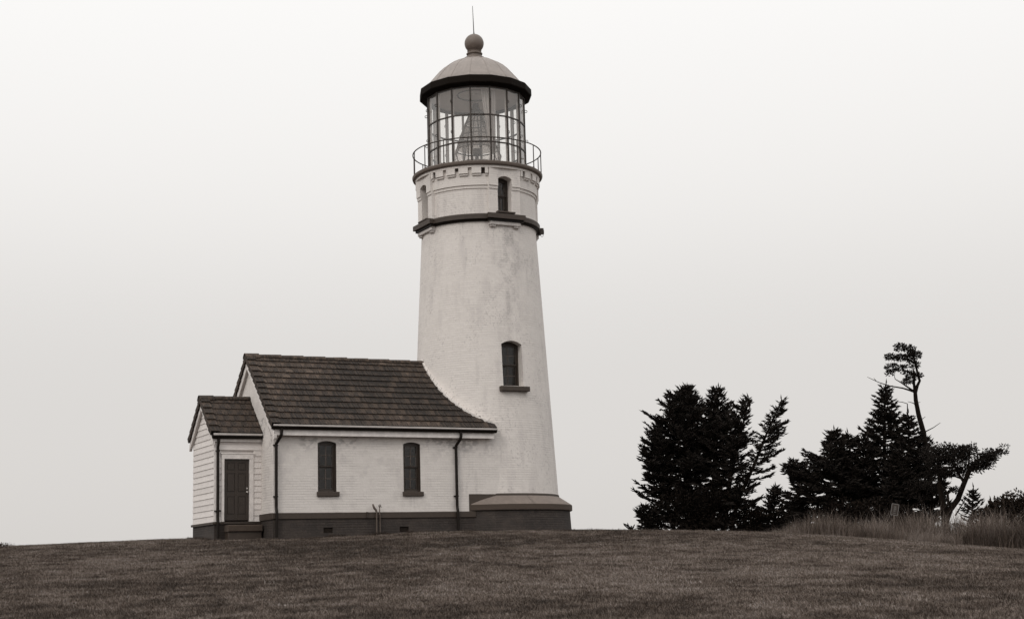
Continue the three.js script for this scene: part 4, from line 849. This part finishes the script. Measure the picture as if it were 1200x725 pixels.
// tall wind-torn pine with a bare upper stem
{
  const D = 60.9, F = new Foliage(), trunk = [], wood = [];
  trunk.push(stem([[19.11, -0.74, 0.00], [19.13, 2.36, 0.12], [18.98, 4.10, 0.14], [18.84, 4.80, 0.09], [18.75, 5.37, 0.09], [18.73, 5.70, 0.11]], 0.12, 0.075));
  trunk.push(poly([[18.73, 5.63, 0.10], [18.79, 5.93, 0.19], [18.85, 6.12, 0.28], [18.78, 6.42, 0.26], [18.70, 6.85, 0.27], [18.62, 7.19, 0.25], [18.42, 7.40, 0.11]], [0.07, 0.06, 0.05, 0.045, 0.04, 0.03, 0.015], 6));
  trunk.push(poly([[18.73, 5.67, 0.11], [18.69, 6.00, 0.12], [18.55, 6.31, 0.31], [18.50, 6.70, 0.33]], [0.07, 0.05, 0.04, 0.02], 6));
  for (const [pts, r] of [
    [[[18.71, 5.70, 0.09], [18.50, 5.77, 0.04], [18.24, 5.85, -0.04], [17.74, 5.94, -0.20], [17.36, 6.09, -0.38], [16.96, 6.31, -0.56]], 0.045],
    [[[17.28, 6.16, -0.44], [17.15, 6.25, -0.40]], 0.015],
    [[[18.68, 5.74, 0.07], [18.33, 5.93, 0.05], [18.12, 6.06, 0.02], [17.89, 6.19, -0.03], [17.85, 6.39, -0.04]], 0.04],
    [[[18.17, 6.01, 0.05], [18.12, 6.13, 0.02]], 0.015],
    [[[18.79, 5.17, 0.09], [18.60, 5.27, 0.07], [18.46, 5.33, -0.05]], 0.025],
    [[[18.40, 4.74, -0.05], [18.39, 5.01, -0.02], [18.39, 5.24, 0.00], [18.25, 5.31, -0.11], [17.94, 5.35, -0.24]], 0.03],
    [[[18.98, 4.07, 0.14], [19.05, 4.16, 0.21], [19.31, 4.29, 0.33], [19.58, 4.48, 0.46]], 0.03],
    [[[18.86, 4.67, 0.10], [18.96, 4.65, 0.18], [19.03, 4.73, 0.25]], 0.022],
    [[[18.76, 5.27, 0.08], [18.95, 5.30, 0.12]], 0.02],
    [[[18.72, 6.79, 0.27], [18.47, 6.95, 0.20], [18.16, 6.99, 0.07], [17.78, 7.07, -0.12]], 0.03],
    [[[18.77, 6.32, 0.24], [18.53, 6.39, 0.17], [18.22, 6.56, 0.05], [17.86, 6.60, -0.13]], 0.03],
    [[[18.70, 5.93, 0.12], [18.54, 6.09, 0.13], [18.44, 6.27, 0.06]], 0.025],
    [[[18.65, 7.12, 0.26], [18.40, 7.35, 0.22], [18.14, 7.42, 0.13]], 0.025],
  ]) wood.push(poly(pts, pts.map((_, i) => lerp(r, 0.008, i / (pts.length - 1))), 5));
  for (const [p, r, n] of [[[18.12, 7.42, 0.11], 0.21, 60], [[18.45, 7.36, 0.26], 0.19, 50], [[17.78, 7.07, -0.12], 0.17, 44], [[18.01, 7.02, -0.06], 0.12, 24], [[18.18, 7.02, 0.09], 0.20, 50], [[18.46, 7.02, 0.21], 0.22, 58], [[18.72, 7.11, 0.32], 0.19, 50], [[18.68, 6.76, 0.23], 0.19, 46], [[17.86, 6.65, -0.12], 0.23, 62], [[18.22, 6.61, 0.06], 0.19, 44], [[17.80, 6.45, -0.21], 0.14, 28], [[18.48, 6.39, 0.13], 0.19, 42], [[18.78, 6.32, 0.25], 0.17, 40], [[18.49, 6.15, 0.09], 0.20, 46], [[18.53, 7.21, 0.30], 0.14, 30], [[18.39, 6.10, 0.00], 0.12, 20]]) clump(F, V(...p), r * 1.2, Math.round(n * 4), 0.011, 0.6);
  finishTree('pine_tree', 'tall wind-torn pine with bare upper stem and tufted crown', 'tree', grounded([19.11, -0.74, 0.00]), F, wood, trunk, G1);
}
// spreading tree with a forked, curving trunk
{
  const F = new Foliage(), trunk = [], wood = [];
  trunk.push(stem([[17.80, -0.75, 2.06], [17.87, 0.77, 2.15], [17.82, 1.37, 2.13], [17.82, 1.94, 2.02], [17.96, 2.61, 2.06]], 0.17, 0.07));
  trunk.push(poly([[17.86, 0.59, 2.13], [18.01, 1.05, 2.29], [18.22, 1.41, 2.51], [18.32, 1.96, 2.77], [18.48, 2.45, 2.96], [18.68, 2.78, 3.18], [18.99, 3.01, 3.50], [19.28, 3.20, 3.82]], [0.14, 0.115, 0.105, 0.095, 0.08, 0.06, 0.04, 0.015], 7));
  trunk.push(poly([[17.77, 1.02, 2.20], [17.84, 1.26, 2.41], [17.83, 1.64, 2.42], [17.73, 1.96, 2.21]], [0.05, 0.05, 0.045, 0.03], 6));
  for (const [pts, r] of [
    [[[18.44, 2.33, 2.91], [18.40, 2.79, 3.04], [18.42, 3.22, 3.11]], 0.06], [[[18.50, 2.45, 2.98], [18.84, 2.56, 3.17], [19.12, 2.73, 3.46]], 0.05], [[[18.34, 1.99, 2.79], [18.22, 2.44, 2.57], [18.12, 2.96, 2.38], [17.99, 3.29, 2.29]], 0.06], [[[18.37, 2.11, 2.83], [18.25, 2.26, 2.44], [18.01, 2.35, 2.08]], 0.05], [[[18.27, 1.81, 2.72], [18.05, 1.69, 2.63], [17.99, 1.78, 2.58]], 0.025], [[[17.96, 2.54, 2.06], [17.84, 3.02, 1.98], [17.75, 3.31, 1.92]], 0.05], [[[18.34, 0.83, 2.18], [18.49, 1.14, 2.33], [18.63, 1.44, 2.48]], 0.03]
  ]) wood.push(poly(pts, pts.map((_, i) => lerp(r, 0.012, i / (pts.length - 1))), 5));
  const arms = [[[18.62, 2.69, 3.11], [19.28, 3.17, 3.81], 0.30, 150], [[18.66, 2.51, 3.00], [19.12, 2.70, 3.46], 0.26, 110], [[18.35, 2.79, 3.00], [18.45, 3.35, 3.14], 0.30, 90], [[18.31, 2.44, 2.66], [17.95, 3.32, 2.25], 0.45, 200], [[18.35, 2.31, 2.69], [17.87, 2.48, 1.97], 0.34, 170], [[17.96, 2.61, 2.06], [17.73, 3.35, 1.91], 0.42, 150], [[18.08, 2.99, 2.48], [18.34, 3.24, 2.89], 0.30, 110], [[17.98, 2.25, 1.64], [17.78, 1.65, 1.15], 0.50, 170], [[17.98, 1.75, 2.58], [18.03, 1.78, 2.62], 0.12, 14]];
  for (const [a, b, r, n] of arms) for (let k = 0; k < n / 4; k++) { const c = V(...a).lerp(V(...b), rnd()).add(V(rr(-r, r), rr(-r, r) * 0.45, rr(-r, r))); clump(F, c, 0.18, 32, 0.011, 0.55); }
  finishTree('cypress_tree', 'spreading flat-topped tree with a forked curving trunk at the right', 'tree', grounded([17.80, -0.75, 2.06]), F, wood, trunk, G1);
}
conifer('spruce_sapling', 'small thin young conifer showing right of the forked trunk', [
  { pts: [[19.55, -0.62, 1.65], [19.61, 0.81, 1.74], [19.67, 1.83, 1.84]], r: 0.04, env: [[0, 0.8], [0.5, 0.62], [0.8, 0.3], [1, 0.05]], n: 44, up: [0.7, 0.35], dens: 0.6, tone: 0.018, tw: 0.8, t0: 0.2 },
  { pts: [[20.27, -0.64, 1.79], [20.32, 0.48, 1.86], [20.40, 1.34, 1.96]], r: 0.03, env: [[0, 0.6], [0.6, 0.4], [1, 0.06]], n: 26, up: [0.7, 0.35], dens: 0.6, tone: 0.018, tw: 0.8, t0: 0.2 },
], 'young conifers in the tall grass');
// broad-leaved shrubs at the right edge
function shrub(label, blobs, tv, leafL = 0.09) {
  const F = new Foliage(), wood = [], base = grounded(blobs[0][0]);
  for (const [c, rx, ry, n] of blobs) for (let k = 0; k < n; k++) {
    const d = V(rr(-1, 1), rr(-1, 1), rr(-1, 1)).normalize(), q = Math.pow(rnd(), 0.4), lump = 0.82 + 0.36 * fbm(d.x * 3 + c[0], d.y * 3 + d.z * 2, 2), o = V(c[0] + d.x * rx * q * lump, c[1] + d.y * ry * q * lump, c[2] + d.z * rx * q * lump);
    const ld = d.clone().add(V(rr(-0.8, 0.8), rr(-0.4, 0.9), rr(-0.8, 0.8))).normalize(), ln = V(rr(-1, 1), 1, rr(-1, 1)).normalize();
    F.leaf(o, ld, ln, leafL * rr(0.7, 1.4), leafL * 0.62, tv * rr(0.5, 1.7));
  }
  const trunk = []; for (const [c] of blobs) trunk.push(poly([[base[0] + rr(-0.2, 0.2), base[1] - 0.1, base[2] + rr(-0.2, 0.2)], [lerp(base[0], c[0], 0.6), lerp(base[1], c[1], 0.5), lerp(base[2], c[2], 0.6)], c], [0.05, 0.035, 0.015], 5));
  return finishTree('shrub', label, 'shrub', base, F, wood, trunk);
}
shrub('dark leafy shrub rising behind the tall grass at the right edge', [[[15.82, 0.60, 7.83], 0.9, 0.8, 4600], [[15.83, 0.52, 7.13], 0.8, 0.68, 3800], [[15.83, 0.38, 6.42], 0.7, 0.5, 2600], [[16.30, 0.52, 8.33], 1.0, 0.9, 3200], [[15.33, 0.02, 8.03], 0.9, 0.6, 2600]], 0.013);
shrub('low dark undergrowth under the boughs of the right tree group', [[[16.41, 0.81, 0.17], 1.3, 0.8, 3600], [[15.33, 0.86, -0.74], 1.2, 0.8, 3400], [[17.63, 0.65, 0.57], 0.7, 0.5, 1400], [[14.96, 0.86, -2.32], 1.0, 0.6, 2200]], 0.007);
shrub('low dark undergrowth at the foot of the dense spruce', [[[11.38, 1.30, -5.51], 1.3, 1.0, 4200], [[12.43, 1.32, -4.79], 1.2, 1.0, 4200], [[13.79, 0.89, -4.21], 1.0, 0.55, 2000]], 0.007);
shrub('tiny dark shrub on the skyline at the far left', [[[-14.99, 0.39, -1.58], 0.24, 0.10, 260], [[-15.27, 0.40, -1.63], 0.3, 0.14, 260]], 0.03, 0.05);

// ---------------------------------------------------------------- small leaning sign in the tall grass
{
  const b = grounded([10.83, -0.29, 7.21]), c = [10.93, 0.86, 7.34];
  const sg = thing('notice_sign', b, 'small pale-bordered notice sign on a leaning post in tall grass', 'sign');
  const lx = [c[0] - b[0], c[1] - b[1], c[2] - b[2]], q = new THREE.Group();
  part('post', poly([[0, -0.1, 0], [lx[0] * 0.75, lx[1] * 0.75, lx[2] * 0.75], [lx[0], lx[1] + 0.1, lx[2] - 0.03]], [0.022, 0.022, 0.02], 6), M.deck, sg);
  const rot = new THREE.Matrix4().makeRotationY(Math.atan2(EYE.x - c[0], EYE.z - c[2]) + 0.25).multiply(new THREE.Matrix4().makeRotationZ(-0.22));
  const at = g => { g.applyMatrix4(rot); g.translate(lx[0], lx[1], lx[2]); return metric(g); };
  const W = 0.24, H = 0.37;
  const rrShape = (w, h, r) => { const s = new THREE.Shape(); s.moveTo(-w / 2 + r, -h / 2); s.lineTo(w / 2 - r, -h / 2); s.quadraticCurveTo(w / 2, -h / 2, w / 2, -h / 2 + r); s.lineTo(w / 2, h / 2 - r); s.quadraticCurveTo(w / 2, h / 2, w / 2 - r, h / 2); s.lineTo(-w / 2 + r, h / 2); s.quadraticCurveTo(-w / 2, h / 2, -w / 2, h / 2 - r); s.lineTo(-w / 2, -h / 2 + r); s.quadraticCurveTo(-w / 2, -h / 2, -w / 2 + r, -h / 2); return s; };
  const plate = part('plate', at(new THREE.ExtrudeGeometry(rrShape(W, H, 0.03), { depth: 0.006, bevelEnabled: false })), paint(0.02), sg);
  const bs = rrShape(W, H, 0.03); bs.holes.push(rrShape(W - 0.036, H - 0.036, 0.02)); const bg = new THREE.ExtrudeGeometry(bs, { depth: 0.003, bevelEnabled: false }); bg.translate(0, 0, 0.0065); part('border', at(bg), paint(0.15, { w: 0.4 }), plate);
  // worn marks, too small to read
  for (const [x, y, w, h] of [[0.0, 0.085, 0.07, 0.05], [0.005, 0.02, 0.085, 0.06], [-0.005, -0.045, 0.07, 0.045], [0.0, -0.115, 0.09, 0.03]]) { const g = new THREE.ExtrudeGeometry(rrShape(w, h, 0.012), { depth: 0.002, bevelEnabled: false }); g.translate(x, y, 0.0065); part('worn_mark', at(g), paint(0.085, { w: 0.4 }), plate); }
}

renderer.render(scene, camera);
